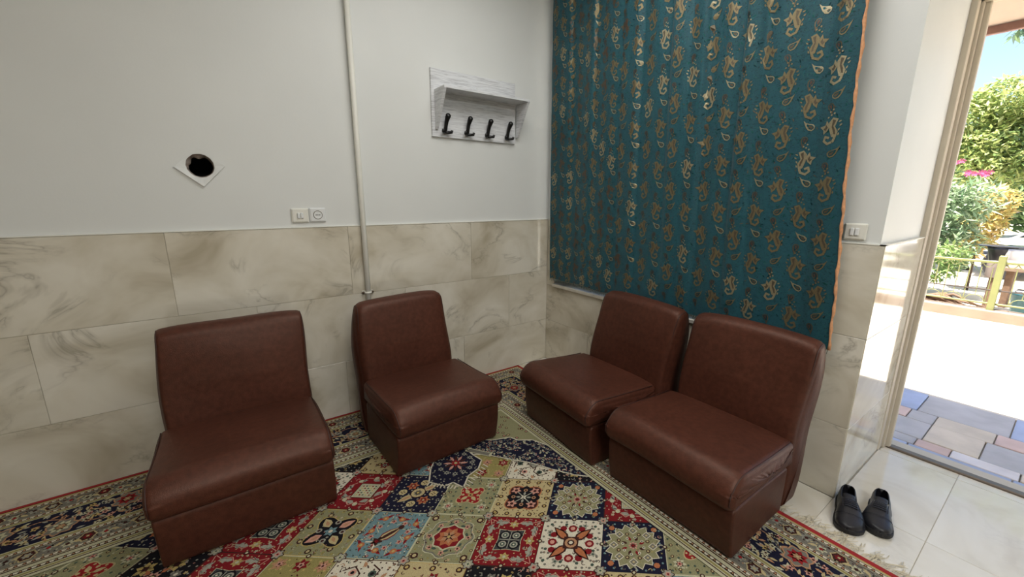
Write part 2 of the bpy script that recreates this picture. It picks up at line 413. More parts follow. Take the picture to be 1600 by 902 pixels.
# hook rack
rk = empty('wall_hook_rack', (-0.6825, 0, 1.757), label='whitewashed wooden wall rack with shelf and four black hooks', cat='rack')
MB().bbox(-0.3275, -0.016, 0, 0.3275, -0.0005, 0.410, 0.0012).build('back_board', M['rack'], rk)
X0, X1, ZS, DP = -0.306, 0.352, 0.268, 0.158
MB().bbox(X0, -DP, ZS, X1, -0.0165, ZS+0.016, 0.001).build('shelf', M['rack'], rk)
for x in (X0, X1-0.016):
    pr = [(-DP, ZS-0.0005), (-0.0165, ZS-0.0005), (-0.0165, 0.045), (-0.028, 0.045)]
    vs = [(xx, a, b) for xx in (x, x+0.016) for a, b in pr]
    mesh('side_panel', vs, [(3, 2, 1, 0), (4, 5, 6, 7), (0, 1, 5, 4), (1, 2, 6, 5), (2, 3, 7, 6), (3, 0, 4, 7)], M['rack'], rk)
hook0 = None
for x in (-0.240, -0.076, 0.086, 0.252):
    if hook0 is None:
        m_ = MB(); m_.bbox(-0.008, -0.021, 0.020, 0.008, -0.0165, 0.062, 0.002)
        m_.tube([(0, -0.020, 0.030), (0, -0.029, 0.045), (0, -0.036, 0.070), (0.001, -0.045, 0.095), (0.002, -0.060, 0.118), (0.002, -0.071, 0.130), (0.002, -0.077, 0.134)], [0.010, 0.0115, 0.0115, 0.0130, 0.0165, 0.0170, 0.009], 12)
        m_.tube([(-0.026, -0.050, 0.046), (-0.026, -0.046, 0.034), (-0.018, -0.036, 0.030), (0, -0.026, 0.030), (0.020, -0.038, 0.029), (0.033, -0.050, 0.030), (0.034, -0.055, 0.042)], [0.0085, 0.0095, 0.0095, 0.010, 0.0095, 0.0095, 0.0085], 10)
        hook0 = m_.build('hook', M['black'], rk, True); hook0.location = (x, 0, 0)
    else: share(hook0, (x, 0, 0), rk)
MB().lathe([(0.004, 0.016), (0.003, 0.018)], (0.01, 0, 0.335), 10, 'y').build('screw', M['plastic_w'], rk)

# ------------------------------------------------------------------ lounge chairs
def round_poly(pts, rad, n=6):
    out = []; k = len(pts)
    for i in range(k):
        p = Vector(pts[i]); a = Vector(pts[i-1]); b = Vector(pts[(i+1) % k]); r = rad[i] if isinstance(rad, (list, tuple)) else rad
        da, db = (a-p), (b-p); r = min(r, da.length*0.49, db.length*0.49)
        p0 = p+da.normalized()*r; p1 = p+db.normalized()*r
        for t in range(n+1):
            t /= n; out.append(p0*(1-t)**2+p*2*t*(1-t)+p1*t*t)
    return out
def resample(pts, n):
    k = len(pts); L = [0]
    for i in range(k): L.append(L[-1]+(pts[(i+1) % k]-pts[i]).length)
    out = []; j = 0
    for i in range(n):
        s = L[-1]*i/n
        while L[j+1] < s: j += 1
        t = (s-L[j])/max(1e-9, L[j+1]-L[j]); out.append(pts[j].lerp(pts[(j+1) % k], t))
    return out
def pad(prof, w, r, puff=0.0, n=110, warp=None, mid=14):
    """upholstered pad: side profile (depth, height) swept over width w with rounded ends that belly out by puff"""
    P = resample(prof, n); area = sum(P[i].x*P[(i+1) % n].y-P[(i+1) % n].x*P[i].y for i in range(n)); sg = 1 if area > 0 else -1
    nor = []
    for i in range(n):
        t = (P[(i+1) % n]-P[i-1]).normalized(); nor.append(Vector((t.y, -t.x))*sg)
    st = []
    for i in range(mid+1): st.append((-1+2*i/mid, None))
    rings = []
    A = 5
    end = []
    for a in range(A+1):
        q = PI/2*a/A; end.append((w/2-r+r*math.sin(q), r*(1-math.cos(q))))
    xs = [(-x, i) for x, i in reversed(end)]+[((-1+2*i/mid)*(w/2-r), 0) for i in range(1, mid)]+end
    for x, ins in xs: rings.append([(x, P[i]-nor[i]*ins) for i in range(n)])
    cen = sum((p for p in P), Vector((0, 0)))/n
    def cap(sgn):
        base = [P[i]-nor[i]*r for i in range(n)]; res = []
        for s in (0.94, 0.8, 0.6, 0.35, 0.12):
            res.append([(sgn*(w/2+puff*(1-s**3)), cen+(b-cen)*s) for b in base])
        return res
    rings = list(reversed(cap(-1)))+rings+cap(1)
    vs = []
    for rg in rings:
        for x, p in rg:
            v = Vector((x, p.x, p.y))
            if warp: v = warp(v)
            vs.append(v)
    m = len(rings); fs = []
    for k in range(m-1):
        for i in range(n): fs.append((k*n+i, k*n+(i+1) % n, (k+1)*n+(i+1) % n, (k+1)*n+i))
    fs += [tuple(reversed(range(n))), tuple(range((m-1)*n, m*n))]
    if sg < 0: fs = [tuple(reversed(f)) for f in fs]
    return vs, fs
def make_chair(loc, rz, w, label, rb=0.045, taper=0.06, seed=0, wb=0.6, ob=0.0, wrinkle=0.0):
    seatdrop = 0.012
    o = empty('lounge_chair', loc, rz, label=label, cat='chair', group='brown leatherette lounge chairs')
    rr = random.Random(seed); ph = [rr.uniform(0, 6) for _ in range(6)]
    def wob(v, a=0.0025): return Vector((v.x+a*math.sin(9*v.y+11*v.z+ph[0]), v.y+a*math.sin(8*v.x+9*v.z+ph[1]), v.z+a*0.8*math.sin(8*v.x+10*v.y+ph[2])*(1 if v.z > 0.02 else 0)))
    base = round_poly([(0.040, 0.0), (0.478, 0.0), (0.478, 0.224), (0.022, 0.224), (0.020, 0.12)], [0.008, 0.008, 0.02, 0.02, 0.1])
    vs, fs = pad(base, w-0.010, 0.010, 0.003, 90, wob); mesh('base', vs, fs, M['leather'], o, True)
    sd = seatdrop
    seat = round_poly([(0.008, 0.225), (-0.014, 0.246), (-0.018, 0.325-sd), (0.040, 0.388-sd), (0.28, 0.372-sd), (0.505, 0.345), (0.505, 0.225)], [0.015, 0.02, 0.045, 0.07, 0.1, 0.02, 0.02], 8)
    def swarp(v):
        v2 = wob(v, 0.003); e = max(0, min(1, (abs(v.x)-0.15)/(w/2-0.15)))
        if v.z > 0.3: v2.z -= 0.010*e*e
        if wrinkle and v.x > w/2-0.012 and v.z < 0.36: v2.x += wrinkle*math.sin(170*v.y+14*math.sin(30*v.z))*max(0, 1-abs(v.z-0.30)/0.06)
        return v2
    vs, fs = pad(seat, w+0.004, 0.030, 0.010, 150, swarp, 18); seat_o = mesh('seat_cushion', vs, fs, M['leather'], o, True)
    def bwarp(v):
        t = max(0, (v.z-0.36)/0.42); v2 = wob(v, 0.004); v2.x = v2.x*(1-taper*t*t)+ob*(0.6+0.4*t)
        e = abs(v.x)/(wb/2); v2.z -= 0.016*t*e**4
        v2.y -= 0.010*(1-e*e)*max(0, 1-abs(v.z-0.52)/0.2)
        return v2
    bk = round_poly([(0.485, 0.0), (0.485, 0.34), (0.530, 0.66), (0.560, 0.775), (0.640, 0.790), (0.690, 0.66), (0.695, 0.42), (0.670, 0.14), (0.610, 0.0)], [0.012, 0.1, 0.1, 0.06, 0.06, 0.1, 0.1, 0.1, 0.03], 8)
    vs, fs = pad(bk, wb, rb, 0.012, 150, bwarp, 16); back_o = mesh('backrest', vs, fs, M['leather'], o, True)
    sp = round_poly([(0.008, 0.250), (-0.015, 0.262), (-0.019, 0.325-sd), (0.040, 0.389-sd), (0.28, 0.373-sd), (0.48, 0.352)], [0.0, 0.02, 0.045, 0.07, 0.1, 0.0], 8)
    for s_ in (-1, 1):
        pts = [swarp(Vector((s_*(w/2-0.010), p.x*0.985+0.004, p.y-0.006))) for p in sp[8:-8]]
        MB().tube(pts, 0.0024, 6).build('piping', M['piping'], seat_o, True)
        bp = [p for p in round_poly([(0.53, 0.40), (0.530, 0.66), (0.560, 0.775), (0.640, 0.790), (0.690, 0.66), (0.69, 0.44)], [0, 0.1, 0.06, 0.06, 0.1, 0], 8)][8:-8]
        pts = [bwarp(Vector((s_*(wb/2-rb*0.30), 0.61+(p.x-0.61)*(1-rb*3.3), 0.6+(p.y-0.6)*(1-rb*1.55)))) for p in bp]
        MB().tube(pts, 0.0022, 6).build('piping', M['piping'], back_o, True)
    return o
ZR = 0.0136
make_chair((-2.224, -0.852, ZR), 0.0, 0.624, 'brown leatherette armless chair at far left of the rug, sharp-edged backrest', 0.018, 0.0, 1, 0.590, 0.018)
make_chair((-1.336, -0.848, ZR), 0.03, 0.606, 'brown leatherette armless chair under the white conduit pipe, against left wall', 0.045, 0.05, 2, 0.572, -0.020)
make_chair((-0.808, -1.006, ZR), -PI/2-0.060, 0.606, 'brown leatherette armless chair under the curtain, nearer the room corner', 0.032, 0.0, 3, 0.575, 0.080)
make_chair((-0.800, -1.706, ZR), -PI/2, 0.614, 'brown leatherette armless chair under the curtain, next to the doorway shoes', 0.030, 0.0, 4, 0.564, 0.036, wrinkle=0.0022)

# ------------------------------------------------------------------ rug (woven design laid in as flat yarn shapes)
class Paint:
    def __init__(s, tf=None): s.v = []; s.f = []; s.c = []; s.T = tf; s.g = None
    def poly(s, pts, c, L):
        if s.g: pts = [s.g(p) for p in pts]
        n = len(s.v); s.v += [s.T(p[0], p[1], L) for p in pts]
        s.f.append(tuple(range(n, n+len(pts)))); s.c.append(c)
    def disc(s, c, r, col, L, n=8, sq=1.0, a=0.0):
        s.poly([(c[0]+r*math.cos(2*PI*i/n+a), c[1]+r*sq*math.sin(2*PI*i/n+a)) for i in range(n)], col, L)
    def dot2(s, c, r, c1, c2, L, n=8): s.disc(c, r, c1, L, n); s.disc(c, r*0.55, c2, L+1, 6)
    def star(s, c, r1, r2, k, col, L, a=0.0):
        s.poly([(c[0]+(r1 if i % 2 == 0 else r2)*math.cos(PI*i/k+a), c[1]+(r1 if i % 2 == 0 else r2)*math.sin(PI*i/k+a)) for i in range(2*k)], col, L)
    def lobed(s, c, r, amp, k, col, L, a=0.0, n=48):
        s.poly([(c[0]+r*(1+amp*math.cos(k*(2*PI*i/n-a)))*math.cos(2*PI*i/n), c[1]+r*(1+amp*math.cos(k*(2*PI*i/n-a)))*math.sin(2*PI*i/n)) for i in range(n)], col, L)
    def leaf(s, c, a, ln, w, col, L):
        ca, sa = math.cos(a), math.sin(a)
        s.poly([(c[0]+x*ln*ca-y*w*sa, c[1]+x*ln*sa+y*w*ca) for x, y in ((0, 0), (0.3, 0.45), (0.6, 0.42), (1, 0), (0.6, -0.42), (0.3, -0.45))], col, L)
    def line(s, pts, w, col, L):
        for a, b in zip(pts, pts[1:]):
            dx, dy = b[0]-a[0], b[1]-a[1]; l = math.hypot(dx, dy) or 1; nx, ny = -dy/l*w/2, dx/l*w/2
            ex, ey = dx/l*w*0.3, dy/l*w*0.3
            s.poly([(a[0]+nx-ex, a[1]+ny-ey), (b[0]+nx+ex, b[1]+ny+ey), (b[0]-nx+ex, b[1]-ny+ey), (a[0]-nx-ex, a[1]-ny-ey)], col, L)
    def flower(s, c, r, k, c1, c2, L, a=0.0):
        for i in range(k): s.leaf(c, 2*PI*i/k+a, r, r*0.62, c1, L)
        s.disc(c, r*0.33, c2, L+1, 6)
C = {k: lin(v) for k, v in dict(red=(118, 27, 32), navy=(26, 26, 44), sage=(134, 131, 98), cream=(178, 162, 120), white=(202, 194, 174), blue=(104, 130, 134),
     tan=(170, 128, 96), brown=(62, 34, 30), grey=(148, 146, 132), olive=(140, 130, 80), pink=(192, 140, 124), orange=(166, 102, 68), gold=(176, 154, 98), black=(24, 22, 26),
     lsage=(180, 176, 146), dgreen=(66, 80, 70), char=(60, 60, 62), bred=(140, 34, 36), mgrey=(112, 108, 98)).items()}
RX1, RY1, RX0, RY0 = -0.318, -0.028, -4.30, -3.03
P = Paint(lambda u, v, L: (u, v, 0.0063+0.00022*L))
BW = 0.53
q_ = random.Random(3)
A_, B_ = (0.195, -0.155), (-0.193, -0.160); O_ = (-1.787, -0.811)
def rnd_dots(p, n, r, col, L, avoid=0.0):
    for i in range(n):
        for j in range(n):
            s_, t_ = (i+0.5)/n-0.5, (j+0.5)/n-0.5
            if math.hypot(s_, t_) > avoid: p.disc((s_+q_.uniform(-0.02, 0.02), t_+q_.uniform(-0.02, 0.02)), r, col, L, 5)
def ringdots(p, n, rad, r, c1, c2, L, sq=False, a=0.0):
    for i in range(n):
        q = 2*PI*i/n+a; m_ = 1/max(abs(math.cos(q)), abs(math.sin(q))) if sq else 1
        p.dot2((rad*m_*math.cos(q), rad*m_*math.sin(q)), r, c1, c2, L)
def frame_sq(p, r, w, col, L): p.line([(-r, -r), (r, -r), (r, r), (-r, r), (-r, -r)], w, col, L)
def base(p, col, edge=None, L=0):
    if edge: p.poly([(-.5, -.5), (.5, -.5), (.5, .5), (-.5, .5)], edge, L)
    z = 0.485 if edge else 0.5
    p.poly([(-z, -z), (z, -z), (z, z), (-z, z)], col, L+1)
def filigree(p, n, cols, L, r0=0.0, size=.045):
    """small scattered sprays: curled stems, leaves and rosettes"""
    for i in range(n):
        c = (q_.uniform(-.47, .47), q_.uniform(-.47, .47))
        if math.hypot(*c) < r0: continue
        a = q_.uniform(0, 6.3); k = cols[i % len(cols)]; s_ = size*q_.uniform(.7, 1.3); m_ = i % 4
        if m_ == 0: p.line([c, (c[0]+s_*math.cos(a), c[1]+s_*math.sin(a)), (c[0]+1.6*s_*math.cos(a+.6), c[1]+1.6*s_*math.sin(a+.6)), (c[0]+1.5*s_*math.cos(a+1.1), c[1]+1.5*s_*math.sin(a+1.1))], .011, k, L)
        elif m_ == 1: p.leaf(c, a, s_*1.3, s_*.6, k, L); p.line([c, (c[0]+s_*1.2*math.cos(a), c[1]+s_*1.2*math.sin(a))], .008, C['brown'], L+1)
        elif m_ == 2: p.flower(c, s_*.75, 5, k, cols[(i+1) % len(cols)], L)
        else: p.disc(c, s_*.3, k, L, 6)
def t_red1(p):
    base(p, C['red'], C['brown']); filigree(p, 60, [C['pink'], C['grey'], C['lsage']], 2, .25)
    for i in range(8):
        q = PI/4*i; p.leaf((0.33*math.cos(q)-0.05, 0.33*math.sin(q)), q+1.9, 0.16, 0.09, C['grey'], 3); p.disc((0.36*math.cos(q), 0.36*math.sin(q)), 0.045, C['lsage'], 4, 7)
        p.line([(0.30*math.cos(q), 0.30*math.sin(q)), (0.4*math.cos(q+.3), 0.4*math.sin(q+.3)), (0.36*math.cos(q+.6), 0.36*math.sin(q+.6))], 0.018, C['pink'], 3)
    ringdots(p, 16, .45, .026, C['brown'], C['pink'], 3, True, .1)
    p.poly([(-.2, -.2), (.2, -.2), (.2, .2), (-.2, .2)], C['brown'], 4); p.poly([(-.185, -.185), (.185, -.185), (.185, .185), (-.185, .185)], C['lsage'], 5); frame_sq(p, 0.155, 0.012, C['grey'], 6)
    for i in range(5):
        for j in range(5): p.disc((-.12+.06*i, -.12+.06*j), 0.019, [C['red'], C['gold'], C['dgreen']][(i*2+j) % 3], 6, 6)
def t_navy1(p):
    base(p, C['navy']); rnd_dots(p, 10, 0.017, C['grey'], 2, 0.12); filigree(p, 30, [C['grey'], C['cream'], C['pink']], 2, .15, .035)
    for i in range(4):
        q = PI/2*i; c = (0.29*math.cos(q), 0.29*math.sin(q)); p.disc(c, 0.078, C['cream'], 3, 10); p.star(c, 0.06, 0.02, 4, C['brown'], 4); p.disc(c, 0.02, C['cream'], 5, 6)
        q += PI/4
        if i % 2: p.leaf((.08*math.cos(q), .08*math.sin(q)), q, 0.30, 0.15, C['cream'], 3); p.leaf((.12*math.cos(q), .12*math.sin(q)), q, 0.22, 0.06, C['tan'], 4)
        else:
            c = (.26*math.cos(q), .26*math.sin(q)); p.flower(c, 0.12, 6, C['orange'], C['gold'], 3, q); p.flower(c, 0.07, 5, C['red'], C['cream'], 5)
    p.disc((0, 0), 0.135, C['brown'], 5, 16); p.disc((0, 0), 0.12, C['cream'], 6, 16); p.flower((0, 0), 0.085, 8, C['mgrey'], C['gold'], 7)
def t_sage1(p):
    base(p, C['sage'], C['lsage']); rnd_dots(p, 8, 0.022, C['dgreen'], 2, 0.22); filigree(p, 46, [C['lsage'], C['cream'], C['olive']], 2, .26)
    for i in range(4):
        q = PI/2*i+PI/4; c = (.43*math.cos(q), .43*math.sin(q)); p.flower(c, 0.11, 7, C['lsage'], C['grey'], 3); p.flower(c, .05, 5, C['pink'], C['red'], 5)
    ringdots(p, 12, .40, .030, C['brown'], C['cream'], 3, True, .13)
    p.lobed((0, 0), 0.235, 0.22, 4, C['cream'], 3, PI/4); p.lobed((0, 0), 0.215, 0.22, 4, C['bred'], 4, PI/4)
    for i in range(4):
        q = PI/2*i; p.leaf((.05*math.cos(q+.78), .05*math.sin(q+.78)), q+.78, 0.15, 0.08, C['cream'], 5); p.disc((.14*math.cos(q), .14*math.sin(q)), 0.028, C['cream'], 5, 6); p.disc((.2*math.cos(q+.5), .2*math.sin(q+.5)), 0.02, C['cream'], 5, 6); p.disc((.2*math.cos(q-.5), .2*math.sin(q-.5)), 0.02, C['cream'], 5, 6)
    p.flower((0, 0), 0.06, 6, C['gold'], C['brown'], 6)
def t_cream1(p):
    base(p, C['cream']); rnd_dots(p, 9, 0.014, C['brown'], 2, 0.3); filigree(p, 50, [C['tan'], C['brown'], C['orange']], 2, .3, .03)
    for i in range(-2, 3):
        for s_ in (-1, 1): p.dot2((i*0.2, s_*0.42), 0.045, C['brown'], C['gold'], 2); p.dot2((s_*0.42, i*0.2), 0.045, C['brown'], C['gold'], 2)
    p.lobed((0, 0), 0.33, 0.16, 4, C['orange'], 3, PI/4); p.lobed((0, 0), 0.30, 0.22, 4, C['brown'], 4, PI/4); p.lobed((0, 0), 0.28, 0.10, 8, C['black'], 5)
    for i in range(4):
        q = PI/2*i+PI/4; c = (.25*math.cos(q), .25*math.sin(q)); p.flower(c, 0.10, 5, C['pink'], C['brown'], 6, q); p.line([(0, 0), (.2*math.cos(q), .2*math.sin(q))], 0.02, C['grey'], 6)
        q = PI/2*i; p.dot2((.19*math.cos(q), .19*math.sin(q)), 0.04, C['tan'], C['brown'], 6); p.leaf((.05*math.cos(q), .05*math.sin(q)), q, .1, .05, C['grey'], 7)
    p.flower((0, 0), 0.07, 4, C['white'], C['grey'], 8, PI/4)
def t_navystar(p):
    base(p, C['navy']); rnd_dots(p, 8, 0.02, C['blue'], 2, 0.36); filigree(p, 60, [C['mgrey'], C['lsage'], C['pink'], C['olive'], C['cream']], 5, .08, .03)
    for i in range(4):
        q = PI/2*i+PI/4*0; p.dot2((.44*math.cos(q), .44*math.sin(q)), 0.055, C['grey'], C['navy'], 3, 10)
        q += PI/4; p.disc((.55*math.cos(q)*.9, .55*math.sin(q)*.9), 0.05, C['orange'], 3, 7)
    p.star((0, 0), 0.46, 0.375, 16, C['white'], 3, 0.1); p.star((0, 0), 0.44, 0.36, 16, C['sage'], 4, 0.1)
    for i in range(8):
        q = PI/4*i; c = (.31*math.cos(q), .31*math.sin(q)); p.star(c, 0.075, 0.055, 4, C['white'], 5); p.star(c, 0.06, 0.042, 4, C['mgrey'], 6); p.disc(c, 0.02, C['cream'], 7, 6)
        q += PI/8; p.dot2((.25*math.cos(q), .25*math.sin(q)), 0.035, C['brown'], C['cream'], 5)
        p.leaf((.1*math.cos(q), .1*math.sin(q)), q, 0.10, 0.05, C['red'] if i % 2 else C['brown'], 5); p.dot2((.17*math.cos(q-.2), .17*math.sin(q-.2)), 0.026, C['white'], C['dgreen'], 6)
    p.flower((0, 0), 0.08, 8, C['pink'], C['red'], 7)
def t_sage2(p):
    base(p, C['sage'], C['gold']); rnd_dots(p, 8, 0.03, C['olive'], 2, 0.3); filigree(p, 50, [C['lsage'], C['pink'], C['brown'], C['gold']], 2, .3, .035); filigree(p, 24, [C['lsage'], C['pink'], C['grey']], 5, 0, .03)
    for i in range(8):
        q = PI/4*i+.2; p.dot2((.42*math.cos(q), .42*math.sin(q)), 0.05, C['brown'], C['cream'], 2)
    p.lobed((0, 0), 0.33, 0.25, 4, C['gold'], 3, PI/4); p.lobed((0, 0), 0.31, 0.27, 4, C['black'], 4, PI/4)
    for i in range(4):
        q = PI/2*i+PI/4; p.leaf((.12*math.cos(q), .12*math.sin(q)), q, 0.25, 0.15, C['pink'] if i % 2 else C['cream'], 5); p.leaf((.16*math.cos(q), .16*math.sin(q)), q, .14, .06, C['tan'], 6)
        q = PI/2*i; p.dot2((.2*math.cos(q), .2*math.sin(q)), 0.05, C['grey'], C['brown'], 5)
    p.flower((0, 0), 0.11, 6, C['blue'], C['white'], 6)
def t_blue1(p):
    base(p, C['blue'], C['lsage']); rnd_dots(p, 9, 0.017, C['dgreen'], 2, 0.2); filigree(p, 70, [C['lsage'], C['pink'], C['bred'], C['white']], 3, .2, .035)
    for i in range(8):
        q = PI/4*i+.15; m_ = 1/max(abs(math.cos(q)), abs(math.sin(q))); c = (.33*m_*math.cos(q), .33*m_*math.sin(q))
        p.leaf(c, q+1.4, 0.15, 0.055, C['red'], 3); p.leaf(c, q-1.2, 0.14, 0.05, C['bred'], 3); p.disc(c, 0.055, C['orange'], 4, 8); p.disc(c, 0.025, C['gold'], 5, 6)
        c = (.28*math.cos(q+.4), .28*math.sin(q+.4)); p.flower(c, 0.055, 5, C['pink'], C['red'], 3)
        p.line([(.2*math.cos(q), .2*math.sin(q)), (.3*math.cos(q+.25), .3*math.sin(q+.25)), (.42*math.cos(q+.3), .42*math.sin(q+.3))], 0.014, C['lsage'], 2)
    ringdots(p, 14, .455, .024, C['brown'], C['lsage'], 3, True, .1)
    a = -0.9
    for k, (w, c) in enumerate(((.20, C['red']), (.15, C['cream']), (.07, C['brown']))): p.leaf((-.2*math.cos(a), -.2*math.sin(a)), a, 0.42, w, c, 5+k)
    p.flower((-.2*math.cos(a), -.2*math.sin(a)), 0.10, 5, C['brown'], C['red'], 6); p.disc((.2*math.cos(a), .2*math.sin(a)), 0.05, C['brown'], 8, 8)
    for s_ in (-1, 1): p.line([(-.22*math.cos(a), -.22*math.sin(a)), (-.34*math.cos(a+.35*s_), -.34*math.sin(a+.35*s_))], 0.025, C['white'], 6)
def t_sagestar(p):
    base(p, C['sage'], C['lsage']); rnd_dots(p, 7, 0.02, C['olive'], 2, 0.3); filigree(p, 70, [C['lsage'], C['brown'], C['cream'], C['pink']], 6, .27, .032)
    ringdots(p, 16, .455, .028, C['brown'], C['cream'], 3, True, .1)
    p.lobed((0, 0), 0.40, 0.07, 8, C['lsage'], 3); p.lobed((0, 0), 0.385, 0.07, 8, C['mgrey'], 4); p.lobed((0, 0), 0.36, 0.07, 8, C['sage'], 5)
    for i in range(8):
        q = PI/4*i; p.flower((.32*math.cos(q), .32*math.sin(q)), 0.055, 5, C['pink'], C['brown'], 6); p.leaf((.27*math.cos(q+.4), .27*math.sin(q+.4)), q+1.8, .1, .05, C['dgreen'], 6)
    p.lobed((0, 0), 0.255, 0.08, 8, C['lsage'], 6); p.star((0, 0), 0.25, 0.215, 8, C['red'], 7); p.star((0, 0), 0.20, 0.14, 8, C['orange'], 8, .39); p.star((0, 0), 0.15, 0.07, 5, C['tan'], 9); p.star((0, 0), 0.13, 0.03, 5, C['brown'], 10, .6); p.disc((0, 0), 0.03, C['gold'], 11, 6)
    for q in (PI/4, PI*3/4, PI*5/4, PI*7/4): p.dot2((.55*math.cos(q), .55*math.sin(q)), 0.06, C['brown'], C['cream'], 4)
def t_red2(p):
    p.poly([(-.5, -.5), (.5, -.5), (.5, .5), (-.5, .5)], C['brown'], 0)
    z = [(-.49, -.40), (-.40, -.49), (.40, -.49), (.49, -.40), (.49, .40), (.40, .49), (-.40, .49), (-.49, .40)]; p.poly(z, C['red'], 1); rnd_dots(p, 10, 0.013, C['cream'], 2, 0.26); filigree(p, 70, [C['grey'], C['pink'], C['lsage']], 2, .28, .04)
    for i in range(4):
        q = PI/2*i; ca, sa = math.cos(q), math.sin(q); rot = lambda x, y: (x*ca-y*sa, x*sa+y*ca)
        p.flower(rot(.33, 0), 0.085, 6, C['gold'], C['lsage'], 3, q)
        for s_ in (-1, 1):
            p.leaf(rot(.36, s_*.10), q+s_*1.5, 0.15, 0.075, C['grey'], 3); p.leaf(rot(.42, s_*.22), q+s_*2.3, 0.13, 0.07, C['grey'], 3); p.leaf(rot(.30, s_*.2), q+s_*.6, 0.12, 0.06, C['grey'], 4)
            p.line([rot(.33, s_*.05), rot(.42, s_*.15), rot(.38, s_*.3), rot(.43, s_*.42)], 0.012, C['pink'], 3)
    p.star((0, 0), 0.31, 0.19, 4, C['lsage'], 4, PI/4); p.star((0, 0), 0.29, 0.18, 4, C['char'], 5, PI/4)
    for i in range(4):
        q = PI/2*i+PI/4; c = (.13*math.cos(q), .13*math.sin(q)); p.star(c, 0.11, 0.09, 4, C['black'], 6); p.disc(c, 0.065, C['grey'], 7, 10); p.disc(c, 0.04, C['dgreen'], 8, 8); p.disc(c, 0.018, C['white'], 9, 6)
    p.line([(-.16, 0), (.16, 0)], 0.014, C['grey'], 9); p.line([(0, -.16), (0, .16)], 0.014, C['grey'], 9)
def t_white1(p):
    base(p, C['white']); rnd_dots(p, 9, 0.024, C['mgrey'], 2, 0.15); rnd_dots(p, 4, 0.03, C['dgreen'], 3, 0.2); filigree(p, 40, [C['brown'], C['mgrey'], C['dgreen'], C['pink']], 2, .2, .03)
    for i in range(4):
        q = PI/2*i; c = (.3*math.cos(q), .3*math.sin(q)); p.dot2(c, 0.075, C['red'], C['pink'], 3); p.flower((.42*math.cos(q+.5), .42*math.sin(q+.5)), .06, 5, C['grey'], C['dgreen'], 3)
        q += PI/4; p.leaf((.05*math.cos(q), .05*math.sin(q)), q, 0.40, 0.17, C['brown'], 4); p.leaf((.1*math.cos(q), .1*math.sin(q)), q, 0.30, 0.11, C['orange'], 5)
        for s_ in (-1, 1): p.disc((.33*math.cos(q+.3*s_), .33*math.sin(q+.3*s_)), 0.06, C['red'], 4, 7)
    p.poly([(-.12, -.12), (.12, -.12), (.12, .12), (-.12, .12)], C['brown'], 6); p.disc((0, 0), 0.10, C['tan'], 7, 12); p.disc((0, 0), 0.06, C['brown'], 8, 8); p.disc((0, 0), 0.035, C['white'], 9, 6)
def t_white2(p):
    base(p, C['white'], C['brown']); rnd_dots(p, 10, 0.015, C['brown'], 2, 0.1); filigree(p, 60, [C['brown'], C['tan'], C['dgreen']], 2, .1, .04)
    for i in range(6):
        q = PI/3*i; c = (.3*math.cos(q), .3*math.sin(q)); p.line([(.1*math.cos(q), .1*math.sin(q)), (.25*math.cos(q+.4), .25*math.sin(q+.4)), (.4*math.cos(q+.1), .4*math.sin(q+.1)), (.42*math.cos(q-.3), .42*math.sin(q-.3))], 0.02, C['brown'], 3)
        p.disc(c, 0.06, C['dgreen'] if i % 2 else C['pink'], 3, 8); p.disc(c, .03, C['black'], 4, 6); p.leaf((.36*math.cos(q+.5), .36*math.sin(q+.5)), q, .12, .06, C['tan'], 4)
    p.star((0, 0), 0.16, 0.10, 4, C['brown'], 4); p.star((0, 0), 0.13, 0.08, 4, C['grey'], 5)
def t_gold2(p):
    base(p, C['cream'], C['gold']); filigree(p, 50, [C['brown'], C['red'], C['dgreen'], C['tan']], 2, .1, .035)
    for i in range(5):
        for j in range(5):
            if (i+j) % 2 == 0: p.dot2((-.4+.2*i, -.4+.2*j), 0.05, C['brown'], C['gold'], 2)
            else: p.disc((-.4+.2*i, -.4+.2*j), 0.022, C['brown'], 2, 5)
    for q in (0.3, 1.9, 3.4, 5.0): c = (.24*math.cos(q), .24*math.sin(q)); p.flower(c, 0.11, 6, C['red'], C['dgreen'], 4); p.flower(c, .06, 5, C['grey'], C['brown'], 6)
    p.lobed((0, 0), 0.15, .15, 5, C['brown'], 4); p.lobed((0, 0), 0.12, .15, 5, C['red'], 5); p.flower((0, 0), .08, 6, C['cream'], C['tan'], 6)
def t_navy2(p):
    base(p, C['black'], C['brown']); rnd_dots(p, 9, 0.017, C['grey'], 2, 0.1); filigree(p, 60, [C['grey'], C['pink'], C['gold']], 2, .1, .04)
    for i in range(4):
        q = PI/2*i+.5; c = (.28*math.cos(q), .28*math.sin(q)); p.flower(c, .14, 6, C['gold'], C['brown'], 3); p.flower((.3*math.cos(q+.8), .3*math.sin(q+.8)), .09, 6, C['mgrey'], C['white'], 3); p.leaf((.1*math.cos(q), .1*math.sin(q)), q, .12, .06, C['orange'], 5)
    p.flower((0, 0), .11, 8, C['pink'], C['cream'], 6)
def t_olive(p):
    base(p, C['olive'], C['lsage']); rnd_dots(p, 6, 0.02, C['gold'], 2); filigree(p, 60, [C['gold'], C['red'], C['cream'], C['brown']], 2, 0, .035)
    for i in range(9): c = (-.34+.34*(i % 3), -.34+.34*(i//3)); p.flower(c, .12, 6, C['red'] if i % 2 else C['tan'], C['cream'], 3, .3*i); p.flower(c, .06, 5, C['pink'], C['brown'], 5)
